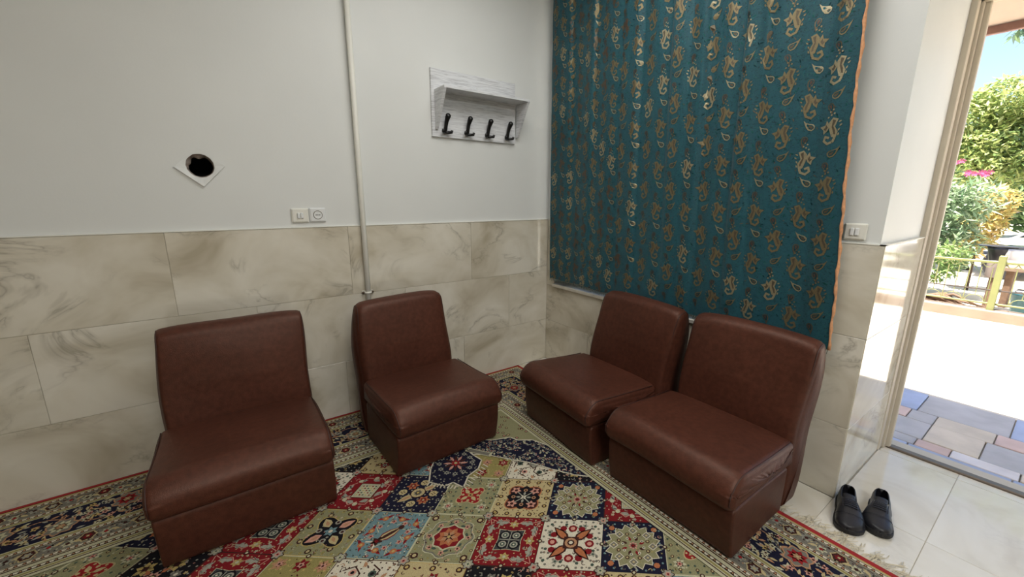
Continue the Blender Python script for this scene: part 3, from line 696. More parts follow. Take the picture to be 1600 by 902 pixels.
TL = {(0, 0): t_red1, (1, 0): t_navy1, (2, 0): t_sage1, (3, 0): t_cream1, (4, 0): t_navystar, (5, 0): t_red1,
      (0, 1): t_sage2, (1, 1): t_blue1, (2, 1): t_sagestar, (3, 1): t_red2, (4, 1): t_white1, (5, 1): t_navystar, (6, 1): t_sage1,
      (0, 2): t_olive, (1, 2): t_white2, (2, 2): t_gold2, (3, 2): t_navy2, (4, 2): t_red2, (5, 2): t_cream1, (6, 2): t_blue1,
      (0, -1): t_gold2, (1, -1): t_blue1, (2, -1): t_olive, (3, -1): t_white2, (4, -1): t_navy2, (-1, 1): t_red2, (-1, 2): t_red2, (-2, 2): t_navy2, (-1, 0): t_white1,
      (-2, 1): t_gold2, (-3, 2): t_sage1, (-4, 2): t_sage1, (-3, 1): t_navy1, (-4, 3): t_navy2, (-3, 3): t_red2}
CYC = [t_red2, t_blue1, t_navystar, t_sage1, t_cream1, t_navy1, t_white1, t_sagestar, t_gold2, t_sage2, t_navy2]
FX0, FX1, FY0, FY1 = RX0+BW, RX1-BW, RY0+BW, RY1-BW
for i in range(-22, 22):
    for j in range(-22, 22):
        cu, cv = O_[0]+A_[0]*i+B_[0]*j, O_[1]+A_[1]*i+B_[1]*j
        if not (FX0-0.12 < cu < FX1+0.14 and FY0-0.1 < cv < FY1+0.12): continue
        P.g = lambda p, cu=cu, cv=cv: (cu+A_[0]*p[0]+B_[0]*p[1], cv+A_[1]*p[0]+B_[1]*p[1])
        if cu < -3.25 or cv < -2.15:      # never in view: ground colour and one motif only
            base(P, [C['red'], C['blue'], C['navy'], C['sage'], C['cream']][(3*i+5*j) % 5]); P.lobed((0, 0), .3, .2, 4, [C['cream'], C['brown'], C['white']][(i+2*j) % 3], 3)
            continue
        TL.get((i, j), CYC[(3*i+5*j+40) % len(CYC)])(P)
        for s_, t_ in ((.5, .5), (.5, 0), (0, .5)):
            if s_ == t_:
                P.lobed((s_, t_), .085, .2, 6, C['brown'], 10); P.lobed((s_, t_), .07, .2, 6, C['grey'], 11); P.flower((s_, t_), .05, 6, C['lsage'] if (i+j) % 2 else C['pink'], C['red'] if i % 2 else C['dgreen'], 12)
            else: P.dot2((s_, t_), .04, C['brown'], C['lsage'], 10)
P.g = None
# corner spandrel: navy floral ground with white outlines, sage beyond it
sp_u = [(-1.07, -0.50), (-1.12, -0.66), (-1.16, -0.75), (-1.08, -0.765), (-1.01, -0.83), (-0.99, -0.88), (-0.92, -0.92), (-0.85, -1.05)]
NAVY = [(-1.22, -0.79), (-1.135, -0.762), (-1.075, -0.81), (-0.975, -0.845), (-0.955, -0.895), (-0.885, -0.94), (-0.84, -1.05), (-0.84, -1.36), (-0.90, -1.30), (-0.965, -1.20), (-1.02, -1.10), (-1.085, -1.02), (-1.14, -0.95), (-1.18, -0.90), (-1.235, -0.86)]
P.poly([(-1.30, -0.50), (-0.80, -0.50), (-0.80, -1.1), (-0.88, -0.96), (-0.95, -0.90), (-1.0, -0.85), (-1.08, -0.80), (-1.2, -0.76), (-1.32, -0.70)], C['sage'], 13)
for i in range(70):
    u, v = q_.uniform(-1.28, -0.85), q_.uniform(-0.9, -0.53)
    if u+v*0.8 > -1.72 and u-0.9*v > -0.62+0.0: P.dot2((u, v), 0.010, C['brown'], C['cream'] if i % 3 else C['pink'], 14, 7)
for i in range(9): P.flower((-0.92-0.033*i+q_.uniform(-.01, .01), -0.565-0.012*(i % 3)), 0.028, 6, C['white'], C['dgreen'], 15)
P.poly(NAVY, C['navy'], 15)
P.line(NAVY+[NAVY[0]], 0.007, C['white'], 17)
def inside(pt, pg):
    r_ = False
    for k in range(len(pg)):
        (x1, y1), (x2, y2) = pg[k], pg[k-1]
        if (y1 > pt[1]) != (y2 > pt[1]) and pt[0] < (x2-x1)*(pt[1]-y1)/(y2-y1)+x1: r_ = not r_
    return r_
for i in range(900):
    pt = (q_.uniform(-1.23, -0.85), q_.uniform(-1.36, -0.76))
    if not inside(pt, NAVY): continue
    k = i % 6
    if k == 0: P.flower(pt, 0.013, 5, C['grey'], C['red'], 16)
    elif k in (1, 2): P.leaf(pt, q_.uniform(0, 6.3), 0.022, 0.011, C['grey'] if k == 1 else C['lsage'], 16)
    elif k == 3: P.disc(pt, 0.004, C['pink'], 16, 5)
    elif k == 4: a = q_.uniform(0, 6); P.line([pt, (pt[0]+.014*math.cos(a), pt[1]+.014*math.sin(a)), (pt[0]+.02*math.cos(a+.9), pt[1]+.02*math.sin(a+.9))], 0.003, C['mgrey'], 16)
    else: P.disc(pt, 0.0035, C['blue'], 16, 5)
MED = [(-1.52, -0.93), (-1.47, -0.84), (-1.38, -0.74), (-1.30, -0.72), (-1.24, -0.80), (-1.235, -0.87), (-1.22, -0.93), (-1.27, -0.98), (-1.34, -1.0), (-1.40, -1.06), (-1.425, -1.00), (-1.47, -1.0)]
P.poly(MED, C['navy'], 16); P.line(MED+[MED[0]], 0.007, C['white'], 18)
for i in range(160):
    pt = (q_.uniform(-1.52, -1.22), q_.uniform(-1.06, -0.72))
    if inside(pt, MED): P.disc(pt, 0.0045, C['grey'] if i % 2 else C['mgrey'], 17, 6)
for i in range(12):
    q = 2*PI*i/12; c = (-1.345+0.085*math.cos(q), -0.875+0.085*math.sin(q))
    if inside(c, MED): P.flower(c, 0.016, 6, C['grey'], C['navy'], 18)
    P.leaf((-1.345+0.02*math.cos(q), -0.875+0.02*math.sin(q)), q, 0.045, 0.016, C['pink'] if i % 2 else C['brown'], 18)
P.flower((-1.345, -0.875), 0.028, 6, C['bred'], C['cream'], 19)
for k in range(9):
    u, v = -1.40+0.021*k, -1.052+0.0105*k; P.line([(u, v), (u+0.008, v-0.028)], 0.006, C['white'], 18)
    u, v = -1.52+0.012*k, -0.935-0.012*k; P.line([(u, v), (u-0.018, v-0.012)], 0.006, C['white'], 18)
P.line([(-1.235, -0.81), (-1.16, -0.915)], 0.034, C['lsage'], 18); P.line([(-1.23, -0.82), (-1.165, -0.907)], 0.024, C['mgrey'], 19)
# borders
def strip(side):
    """maps (distance along, distance in from the edge) to the rug; mitred at the corners"""
    def g(p):
        l, w = p
        if side == 'top': return (min(max(l, RX0+w), RX1-w), RY1-w)
        if side == 'bottom': return (min(max(l, RX0+w), RX1-w), RY0+w)
        if side == 'right': return (RX1-w, min(max(l, RY0+w), RY1-w))
        return (RX0+w, min(max(l, RY0+w), RY1-w))
    return g
LB = 20
for side in ('top', 'right', 'bottom', 'left'):
    P.g = strip(side); lo, hi = (RX0, RX1) if side in ('top', 'bottom') else (RY0, RY1)
    seen = (-3.3, RX1) if side == 'top' else (-2.75, RY1) if side == 'right' else (0, 0)
    def band(w0, w1, col, L): P.poly([(lo, w0), (hi, w0), (hi, w1), (lo, w1)], C[col], LB+L)
    band(0.016, BW+0.004, 'lsage', 0); band(0.016, 0.022, 'brown', 1); band(0.022, 0.030, 'gold', 1)
    for w0 in (0.034, 0.118, 0.350, 0.436, 0.479):
        band(w0, w0+0.016, 'brown', 1); l = max(lo, seen[0])
        if seen[0] < seen[1]:
            l = seen[0]
            while l < seen[1]: P.poly([(l, w0+.003), (l+.016, w0+.003), (l+.013, w0+.013), (l+.003, w0+.013)], C['white'], LB+2); P.disc((l+.0195, w0+.008), .004, C['tan'], LB+2, 5); l += 0.023
    for w0, w1 in ((0.052, 0.116), (0.368, 0.434)):
        band(w0, w1, 'mgrey', 1); 
        if seen[0] < seen[1]:
            l = seen[0]; k = 0
            while l < seen[1]:
                c = (w0+w1)/2
                if k % 3 == 0: P.lobed((l, c), .028, .12, 6, C['cream'], LB+2, n=18); P.lobed((l, c), .023, .12, 6, C['brown'], LB+3, n=18); P.flower((l, c), .017, 6, C['red'] if k % 2 else C['grey'], C['cream'], LB+4)
                else: P.flower((l, c+.008*(-1)**k), .022, 6, C['grey'] if k % 2 else C['lsage'], C['bred'] if k % 3 == 1 else C['brown'], LB+2); P.leaf((l+.015, c), .6*(-1)**k, .035, .014, C['cream'], LB+3)
                for m_ in range(12): P.disc((l+q_.uniform(-.03, .03), q_.uniform(w0+.006, w1-.006)), .0036, C[('brown', 'cream', 'tan', 'lsage', 'brown', 'black')[m_ % 6]], LB+2, 5)
                P.line([(l-.028, w0+.008), (l, w0+.015), (l+.028, w0+.007)], .003, C['brown'], LB+2)
                l += 0.056; k += 1
    band(0.138, 0.148, 'olive', 1); band(0.152, 0.330, 'navy', 1); band(0.336, 0.346, 'olive', 1); band(0.456, 0.462, 'brown', 1); band(0.467, 0.472, 'lsage', 1); band(0.478, 0.496, 'brown', 1); band(0.502, 0.511, 'olive', 1); band(0.516, 0.521, 'brown', 1)
    if seen[0] < seen[1]:
        l = seen[0]; 
        n = 60; L_ = seen[1]-seen[0]
        vine = [(seen[0]+L_*t/(n*3), .241+.055*math.sin(t*L_/(n*3)*2*PI/.42)) for t in range(n*3+1)]
        P.line(vine, .005, C['tan'], LB+2)
        k = 0
        while l < seen[1]:
            c = .241+.03*(-1)**k; P.lobed((l, c), .050, .14, 7, C['tan'], LB+5, n=28); P.lobed((l, c), .044, .14, 7, C['mgrey'], LB+6, n=28); P.flower((l, c), .038, 8, C['bred'] if k % 3 == 0 else C['lsage'], C['brown'], LB+7); P.flower((l, c), .018, 6, C['tan'], C['cream'], LB+9)
            for m_ in range(74):
                pt = (l+q_.uniform(-.1, .1), q_.uniform(.16, .322))
                if math.hypot(pt[0]-l, pt[1]-c) < .045: continue
                a = q_.uniform(0, 6.3)
                if m_ % 3: P.leaf(pt, a, .030, .012, C[('lsage', 'cream', 'grey', 'tan')[m_ % 4]], LB+2+m_ % 2)
                else: P.flower(pt, .015, 5, C[('tan', 'pink', 'grey', 'gold', 'lsage')[m_ % 5]], C['brown'], LB+4)
            l += 0.2; k += 1
P.g = None
rug = empty('persian_rug', (-2.2, -1.4, 0), label='multicoloured patchwork garden-pattern rug with navy border and red edge', cat='rug')
def rpart(o): o.matrix_parent_inverse = Matrix.Translation((2.2, 1.4, 0)); return o
M['yarn'] = mat_attr('rug_yarn', 0.95, 0.0, grain=0.22, gscale=330)
pile = rpart(mesh('pile', P.v, P.f, M['yarn'], rug)); set_cols(pile, P.c); pile['kind'] = 'stuff'
M['backing'] = mat('rug_backing', (150, 140, 110), 0.95); M['binding'] = mat('red_rug_binding', (150, 30, 32), 0.9, bump=0.3, bscale=300)
rpart(MB().box(RX0+.01, RY0+.01, 0.0, RX1-.01, RY1-.01, 0.0062).build('backing', M['backing'], rug))
bd = MB(); w_ = 0.024
for x0, y0, x1, y1 in ((RX0, RY1-w_*.75, RX1, RY1), (RX0, RY0, RX1, RY0+w_*.75), (RX1-w_, RY0, RX1, RY1), (RX0, RY0, RX0+w_, RY1)): bd.bbox(x0, y0, 0.0005, x1, y1, 0.0128, 0.003)
rpart(bd.build('edge_binding', M['binding'], rug))
M['fringe'] = mat('cotton_fringe', (206, 196, 172), 0.9)
fr = MB(); y = RY0
while y < RY1-.01:
    k = R.randint(3, 5); ln = R.uniform(.05, .11); sk = R.uniform(-.05, .02)
    for i in range(k):
        a = R.uniform(-.25, .25); l2 = ln*R.uniform(.8, 1.1); cu = R.uniform(-.012, .012)
        fr.tube([(RX1-.004, y+.003*i, .006), (RX1+l2*.35, y+.003*i+sk*.35+cu, .010+.006*R.random()), (RX1+l2*.7, y+.003*i+sk*.7+a*.03-cu, .006), (RX1+l2, y+.003*i+sk+a*.06, .003)], .0011, 4, caps=False)
    y += R.uniform(.009, .016)
fo = rpart(fr.build('fringe', M['fringe'], rug)); fo['kind'] = 'stuff'

# ------------------------------------------------------------------ curtain
CT = {k: lin(v) for k, v in dict(teal=(30, 84, 95), gold=(134, 122, 94), tan=(102, 94, 80), rust=(102, 82, 74), pale=(166, 156, 128), dark=(19, 52, 58), green=(30, 90, 82), lteal=(52, 106, 114)).items()}
ZT, ZB = 2.86, 0.715
def yedge(z): return -1.885-0.052*(ZT-z)+0.004*math.sin(5*z)+0.0015*math.sin(31*z+1)
def hem(u): return ZB+0.005*math.sin(14*u)+0.004*math.sin(37*u+1)+(0.012 if u < 0.5 else 0.0)-0.01*u
FOLDS = [(0.11, .012, .010, .05), (0.23, .014, .010, .06), (0.345, .016, .04, .012), (0.43, .022, .012, .05), (0.53, .020, .04, .010), (0.595, .014, .012, .03), (0.65, .028, .010, .045), (0.74, .026, .035, .010), (0.80, .016, .010, .03), (0.935, .034, .05, .022)]
def csurf(u, s, off=0.0):
    """u 0..1 across, s 0..1 from the top down"""
    zb = hem(u); z = ZT+(zb-ZT)*s
    ye = yedge(z); y = -0.088+(ye+0.088)*u
    x = -0.078+0.034*s; am = 2.0*(1.0-0.70*s)
    for k, (c, a, w1, w2) in enumerate(FOLDS):
        cc = c+0.03*(0.5-s)*(c-0.15)+0.003*math.sin(5*s+k); d = u-cc; w = w1 if d < 0 else w2
        x += a*am*math.exp(-(d/w)**2)*(0.8+0.2*math.sin(4*s+k*1.7))
    x -= am*(0.004*math.sin(26*u+1.5*s)+0.002*math.sin(61*u+2*s))
    x += 0.0012*math.sin(40*s+9*u)
    x = max(-0.105+0.050*s, min(x, -0.014))
    return (x-off, y, z)
NU, NS = 260, 110
vs = [csurf(i/NU, j/NS) for j in range(NS+1) for i in range(NU+1)]
fs = [(j*(NU+1)+i, (j+1)*(NU+1)+i, (j+1)*(NU+1)+i+1, j*(NU+1)+i+1) for j in range(NS) for i in range(NU)]
def mat_curtain():
    k = NT('teal_brocade'); v = k.obj()
    mp = k.new('ShaderNodeMapping'); mp.inputs['Scale'].default_value = (60, 60, 90); k.link(v, mp.inputs[0])
    n = k.noise(mp.outputs[0], 1.3, 4, 0.7, 1.2)
    c = k.ramp(n, [(0.36, (*CT['dark'], 1)), (0.47, (*CT['teal'], 1)), (0.56, (*lin((34, 80, 96)), 1)), (0.62, (*CT['green'], 1)), (0.72, (*CT['lteal'], 1))])
    k.link(c, k.b.inputs['Base Color']); k.b.inputs['Roughness'].default_value = 0.55; k.b.inputs['Sheen Weight'].default_value = 0.15
    k.b.inputs['Specular IOR Level'].default_value = 0.35
    k.bump(k.noise(v, 420, 2), 0.3, 0.002)
    t = k.new('ShaderNodeBsdfTranslucent'); k.link(c, t.inputs[0])
    mx = k.new('ShaderNodeMixShader'); mx.inputs[0].default_value = 0.22
    k.link(k.b.outputs[0], mx.inputs[1]); k.link(t.outputs[0], mx.inputs[2]); k.link(mx.outputs[0], k.n['Material Output'].inputs[0])
    return k.m
cur = empty('curtain', (-0.036, -1.0, 0.70), label='teal curtain with golden paisley pattern hanging over the window', cat='curtain')
def cpart(o): o.matrix_parent_inverse = Matrix.Translation((0.036, 1.0, -0.70)); return o
fab = cpart(mesh('fabric', vs, fs, mat_curtain(), cur, True))
Q = Paint(lambda a, b, L: csurf(min(1, max(0, a)), min(1, max(0, b)), 0.0012+0.0003*L))
WU, HS = 1.95, ZT-ZB    # metres across and down, so motifs keep their shape
def motif(cx, cy, sc, mir, tone):
    Q.g = lambda p: ((cx+mir*p[0]*sc)/WU, (cy+p[1]*sc)/HS)
    g1, g2 = tone
    spine = [(-.10, -.46), (-.13, -.25), (-.10, -.02), (-.16, .18), (-.10, .36), (.06, .42), (.17, .32), (.13, .20), (.03, .24)]
    Q.line(spine[2:], .07, g1, 1)
    Q.poly([(-.20, -.30), (-.04, -.36), (.06, -.22), (.02, .02), (-.05, .22), (-.17, .26), (-.22, .08), (-.13, -.08)], g1, 1)
    Q.poly([(-.14, -.26), (-.05, -.30), (.0, -.2), (-.04, .0), (-.1, .14), (-.16, .16), (-.14, .02), (-.08, -.1)], g2, 2)
    Q.line([(-.03, -.28), (-.02, -.08), (-.09, .12)], .03, g1, 3)
    Q.poly([(.02, -.12), (.14, -.30), (.17, -.16), (.34, -.12), (.22, -.02), (.20, .12), (.08, .02)], g1, 1); Q.poly([(.08, -.08), (.15, -.18), (.16, -.08), (.22, -.06), (.15, .02)], g2, 2)
    for k, (x, y) in enumerate(((-.26, -.2), (-.30, -.08), (-.27, .06), (-.28, .2), (-.2, .32))): Q.leaf((x+.05, y), 3.6+.3*k, .10, .05, g1, 1)
    for x, y in ((-.06, -.48), (.02, -.44), (.06, -.54), (-.02, -.60), (.10, -.38)): Q.disc((x, y), .03, g1, 1, 6)
def drop(cx, cy, sc, ang, mir, tone):
    ca, sa = math.cos(ang), math.sin(ang)
    Q.g = lambda p: ((cx+mir*(p[0]*ca-p[1]*sa)*sc)/WU, (cy+(p[0]*sa+p[1]*ca)*sc)/HS)
    o = [(-.30, 0), (-.24, .15), (-.08, .20), (.10, .14), (.28, .02), (.44, -.10), (.26, -.06), (.08, -.10), (-.10, -.17), (-.25, -.13)]
    Q.poly(o, tone[0], 1); Q.poly([(x*.72-.03, y*.62) for x, y in o[:5]+o[6:]], CT['teal'], 2); Q.poly([(x*.45-.07, y*.38) for x, y in o[:5]+o[6:]], tone[1], 3)
tones = [(CT['gold'], CT['tan']), (CT['pale'], CT['tan']), (CT['tan'], CT['rust'])]
x = 0.045; ci = 0
while x < WU-0.02:
    t_ = x/WU; dens = 0.082 if t_ < .35 else 0.098; sc = .118 if t_ < .35 else .132; per = .19 if t_ < .35 else .236
    y = .02+(per/2 if ci % 2 else 0)+R.uniform(-.01, .01)
    while y < HS-0.01:
        tn = tones[2] if R.random() < .35 and t_ < .4 else tones[0] if R.random() < .75 else tones[1]  # browner threads at left put the dimmer light there into the pattern
        motif(x, y, sc, 1 if ci % 2 else -1, tn); drop(x+.012+R.uniform(-.006, .006), y+per*.40+R.uniform(-.008, .008), sc*.62, -.55, 1 if ci % 2 == 0 else -1, tones[ci % 2]); drop(x-.008, y+per*.64, sc*.55, 1.9, 1 if ci % 2 else -1, (CT['tan'], CT['rust']))
        Q.g = lambda p: (p[0]/WU, p[1]/HS)
        for m_ in range(18): Q.leaf((x+R.uniform(-.05, .05), y+R.uniform(-.1, .13)), R.uniform(0, 6.3), R.uniform(.008, .022), .0045, CT[('lteal', 'green', 'lteal', 'tan', 'dark', 'green')[m_ % 6]], 0)
        y += per
    x += dens; ci += 1
M['gold'] = mat_attr('gold_brocade_thread', 0.42, transl=0.12, metal=0.6, grain=0.28, gscale=700)
pt_ = cpart(mesh('woven_pattern', Q.v, Q.f, M['gold'], cur)); set_cols(pt_, Q.c); pt_['kind'] = 'stuff'
M['selvedge'] = mat('orange_selvedge', (216, 158, 116), 0.85, var=0.2, scale=60)
sv = MB(); pts = [Vector(csurf(1.0, j/90, 0.0)) for j in range(91)]
sv.tube([(p.x-.001, p.y-.002+.0012*math.sin(i*2.1), p.z) for i, p in enumerate(pts)], [.0055+.0018*math.sin(i*1.7) for i in range(91)], 6)
cpart(sv.build('selvedge', M['selvedge'], cur, True)); 
hf = MB()
for i in range(420):
    u = (i+R.random())/420; p = csurf(u, 1.0, .001); l_ = R.uniform(.008, .024); dy = R.uniform(-.008, .008)
    hf.tube([(p[0], p[1], p[2]+.002), (p[0]-.003*R.random(), p[1]+dy*.5, p[2]-l_*.5), (p[0]-.004*R.random(), p[1]+dy, p[2]-l_)], .0011, 4, caps=False)
M['hem'] = mat('frayed_hem', (84, 92, 84), 0.9, var=.3, scale=50)
hfo = cpart(hf.build('frayed_hem', M['hem'], cur)); hfo['kind'] = 'stuff'

# ------------------------------------------------------------------ shoes
def mat_shoe():
    k = NT('black_shoe_leather'); v = k.obj(); k.b.inputs['Base Color'].default_value = (0.014, 0.014, 0.018, 1); k.b.inputs['Roughness'].default_value = 0.38
    k.bump(k.noise(v, 120, 3), 0.2, 0.002); return k.m
M['shoe'] = mat_shoe(); M['sole'] = mat('black_rubber_sole', (20, 19, 22), 0.6); M['lace'] = mat('black_lace', (44, 44, 54), 0.6); M['lining'] = mat('dark_shoe_lining', (24, 22, 34), 0.9); M['tipm'] = mat('lace_tip', (190, 190, 200), .3, .5)
# stations: t along the shoe (0 heel .. 1 toe), half width inner/outer, height of the upper
ST = [(0.00, .0004, .040), (0.02, .020, .066), (.08, .031, .077), (.2, .035, .068), (.34, .035, .064), (.46, .038, .070), (.56, .044, .066), (.66, .049, .056), (.76, .050, .047), (.86, .046, .040), (.94, .034, .034), (.985, .017, .029), (1.0, .003, .022)]
def stat(t):
    for a, b in zip(ST, ST[1:]):
        if a[0] <= t <= b[0]:
            f = (t-a[0])/(b[0]-a[0]); f = f if a[0] > .03 else f**.6; return (a[1]+(b[1]-a[1])*f, a[2]+(b[2]-a[2])*f)
    return ST[-1][1:]
def shoe(loc, rz, mir, label, tilt=0.0):
    Ln = 0.268
    o = empty('shoe', loc, rz, label=label, cat='shoe', group='black lace-up shoes by the doorway')
    axis = lambda t: mir*0.012*math.sin(PI*max(0, t-.35)/.65*.9)
    NA = 24; ts = [i/48 for i in range(49)]; vs = []; fs = []
    def shell(t, a):
        hw, h = stat(t); q = PI*a; c = math.cos(q); s_ = math.sin(q)
        return Vector((t*Ln, axis(t)+hw*(abs(c)**.75)*(1 if c > 0 else -1), .016+(h-.004)*(s_**.72)))
    for t in ts:
        for a in range(NA+1): vs.append(shell(t, a/NA))
    def hole(t): return 0.0 if t > .47 else .30*min(1, math.sqrt(max(0, (t-.015))/.10))*min(1, math.sqrt(max(0, .47-t)/.10))
    for i in range(48):
        t = (ts[i]+ts[i+1])/2
        for a in range(NA):
            if abs((a+.5)/NA-.5) < hole(t)*.75: continue
            fs.append((i*(NA+1)+a, i*(NA+1)+a+1, (i+1)*(NA+1)+a+1, (i+1)*(NA+1)+a))
    u = mesh('upper', vs, fs, M['shoe'], o, True)
    sm = u.modifiers.new('thick', 'SOLIDIFY'); sm.thickness = .003; sm.offset = -1
    # sole with a slightly wider welt
    so = MB(); n = 40; out = []
    for i in range(n+1): t = i/n; hw = stat(min(1, max(0, t)))[0]; out.append((t*Ln*1.0, axis(t)+max(hw+.004, .004)))
    for i in range(n, -1, -1): t = i/n; hw = stat(t)[0]; out.append((t*Ln, axis(t)-max(hw+.004, .004)))
    m_ = len(out); lv = []
    for z, g in ((0.0, -.002), (.004, 0), (.017, .001), (.020, -.001)):
        for x, y in out: cx, cy = Ln/2, axis(x/Ln); lv.append((cx+(x-cx)*(1+g*6), cy+(y-cy)*(1+g*20), z+(.008*max(0, (x/Ln-.72)/.28)**2)))
    lf = [(k*m_+i, k*m_+(i+1) % m_, (k+1)*m_+(i+1) % m_, (k+1)*m_+i) for k in range(3) for i in range(m_)]
    so.add(lv, lf+[tuple(range(m_-1, -1, -1)), tuple(range(3*m_, 4*m_))]); so.box(.004, -.026, -.0, .07, .026, .004)
    so.build('sole', M['sole'], o)
    ins = [(t*Ln, axis(t)+s_*stat(t)[0]*.86, .022) for s_, rng in ((1, range(3, 34)), (-1, range(33, 2, -1))) for t in [k/60 for k in rng]]
    mesh('insole', ins, [tuple(range(len(ins)))], M['lining'], o)
    tg = [] ; tf = []
    for i in range(9):
        t = .33+.30*i/8
        for a in range(7): p = shell(max(t, .40), .5+(a/6-.5)*.34); tg.append((t*Ln, p.y, p.z-.004+(.010*(.40-t)/.07 if t < .40 else 0)))
    for i in range(8):
        for a in range(6): tf.append((i*7+a, i*7+a+1, (i+1)*7+a+1, (i+1)*7+a))
    tu = mesh('tongue', tg, tf, M['shoe'], o, True); tu.modifiers.new('thick', 'SOLIDIFY').thickness = .003
    for i in range(5):
        t = .475+.035*i
        MB().tube([shell(t, .5+k*.026)+Vector((0.002*(k % 2), 0, .0030)) for k in range(-5, 6)], .0023, 6).build('lace', M['lace'], o, True)
    for s_ in (-1, 1):
        pts = [shell(t, .5+s_*(.17+.05*max(0, (.62-t)/.2)))+Vector((0, 0, .0012)) for t in (.40, .46, .52, .58, .63)]
        MB().tube(pts, .0013, 5).build('seam', M['lace'], o, True)
    MB().tube([shell(.71, .06+.88*k/20)+Vector((0.010*math.sin(PI*k/20), 0, .0008)) for k in range(21)], .0010, 5).build('seam', M['lace'], o, True)
    MB().tube([shell(.475, .5-.10*mir)+Vector((0, 0, .004)), shell(.46, .5-.20*mir)+Vector((0, -.004*mir, .004)), shell(.45, .5-.27*mir)+Vector((0, -.008*mir, .002))], .0014, 5).build('lace_end', M['tipm'], o, True)
    return o
shoe((0.030, -2.147, 0.0), math.atan2(-0.068, -0.260), 1, 'black lace-up shoe nearer the pillar, left one of the pair')
shoe((0.122, -2.243, 0.0), math.atan2(-0.066, -0.265), -1, 'black lace-up shoe nearer the doorway, right one of the pair')

# ------------------------------------------------------------------ outdoors: canopy, terrace, ground
M['stucco'] = mat('beige_soffit', (186, 166, 150), 0.8, var=.05); M['fascia'] = mat('pinkish_fascia', (150, 114, 104), 0.7, var=.15, scale=20); M['conc'] = mat('concrete', (132, 112, 96), 0.85, var=.1, scale=5, bump=.3)
can = MB().box(0.861, -6.5, 2.275, 1.29, 1.5, 2.40).build('canopy', M['stucco']); can['kind'] = 'structure'
MB().bbox(1.285, -6.5, 2.236, 1.315, 1.5, 2.42, .004).build('fascia_board', M['fascia'], can)
M['roof'] = M['conc']
st_ = MB().box(XW-.2, YS-.2, H+.15, .9, .6, H+.35).build('roof', M['conc']); st_['kind'] = 'structure'
ter = MB().box(0.767, -7.0, -0.09, 1.84, -1.7, -0.03).box(0.90, -1.7, -0.09, 1.84, 1.0, -0.03).build('terrace', M['grout']); ter['kind'] = 'structure'
SM = [mat('paving_stone_'+n, c, .55, var=.12, scale=6, randomize=True) for n, c in (('grey', (176, 172, 172)), ('pink', (204, 176, 166)), ('pale', (212, 206, 206)), ('blue', (160, 170, 196)), ('beige', (204, 190, 172)))]
bands = [(0.767, 0.915, 1, (3,)), (0.915, 1.02, 0, (2, 4, 0, 1)), (1.02, 1.30, 0, (0, 2, 4, 0, 1)), (1.30, 1.47, 0, (1, 2, 0, 4)), (1.47, 1.84, 1, (3, 3, 0))]
for k, (x0, x1, strip_, cols) in enumerate(bands):
    y = -1.72; i = k
    while y > -3.7:
        w_ = R.uniform(.3, .5) if strip_ else R.uniform(.12, .30)
        xa = x0+(0 if strip_ else R.uniform(-.012, .012))
        tile(ter, xa+.003, y-w_+.003, -.03, x1-.003, y-.003, -.012+R.uniform(-.002, .002), SM[cols[i % len(cols)]], 'paving_slab', .003); y -= w_; i += R.randint(1, 2)
M['ground'] = mat('pale_concrete_ground', (206, 196, 180), .9, var=.04, scale=.8)
g = MB().box(1.84, -40, -.3, 5.02, 40, -.02).box(5.02, -40, -.3, 60, 40, -.06).build('ground', M['ground']); g['kind'] = 'structure'
kb = MB().bbox(5.02, -9, -.06, 5.20, 5, .105, .012).build('planter_curb', M['conc']); kb['kind'] = 'structure'

# railing
M['rail'] = mat('pale_yellow_green_paint', (118, 120, 74), .5, var=.08); M['rust_rail'] = mat('dark_rusty_bar', (66, 56, 50), .7, .2)
fx = 5.11
rl = empty('garden_railing', (fx, -2.05, .10), label='pale yellow-green metal garden railing with scalloped bars on low curb', cat='railing')
def fpart(name, mb, m, sm=False): o = mb.build(name, m, rl, sm); o.matrix_parent_inverse = Matrix.Translation((-fx, 2.05, -.10)); return o
ya, yb = -3.6, -0.35
fpart('top_rail', MB().bbox(fx-.012, ya, .650, fx+.012, yb, .678, .004), M['rail'])
fpart('bottom_rail', MB().bbox(fx-.01, ya, .165, fx+.01, yb, .185, .003), M['rail'])
fpart('middle_rail', MB().tube([(fx, ya, .335), (fx, yb, .335)], .008, 8), M['rust_rail'])
for yy in (-.90, -2.075, -3.25): fpart('post', MB().bbox(fx-.048, yy-.030, -.06, fx+.018, yy+.030, .745, .006), M['rail'])
bar0 = sc0 = ar0 = None; yy = yb-.05; i = 0
while yy > ya+.05:
    if min(abs(yy-p) for p in (-.90, -2.075, -3.25)) > .05:
        lo_, hi_ = (.335, .60) if i % 2 else (.185, .60)
        fpart('bar', MB().tube([(fx, yy, lo_), (fx, yy, hi_)], .005, 6), M['rail'])
        fpart('scallop', MB().tube([(fx, yy+.09*k/8, .650-.048*math.sin(PI*k/8)) for k in range(9)], .0045, 5), M['rail'])
        if i % 2: fpart('arch', MB().tube([(fx, yy+.08*math.cos(PI*k/8), .185+.075*math.sin(PI*k/8)) for k in range(9)], .0045, 5), M['rail']); fpart('bar', MB().tube([(fx, yy, .26), (fx, yy, .335)], .0045, 6), M['rail'])
    yy -= .09; i += 1

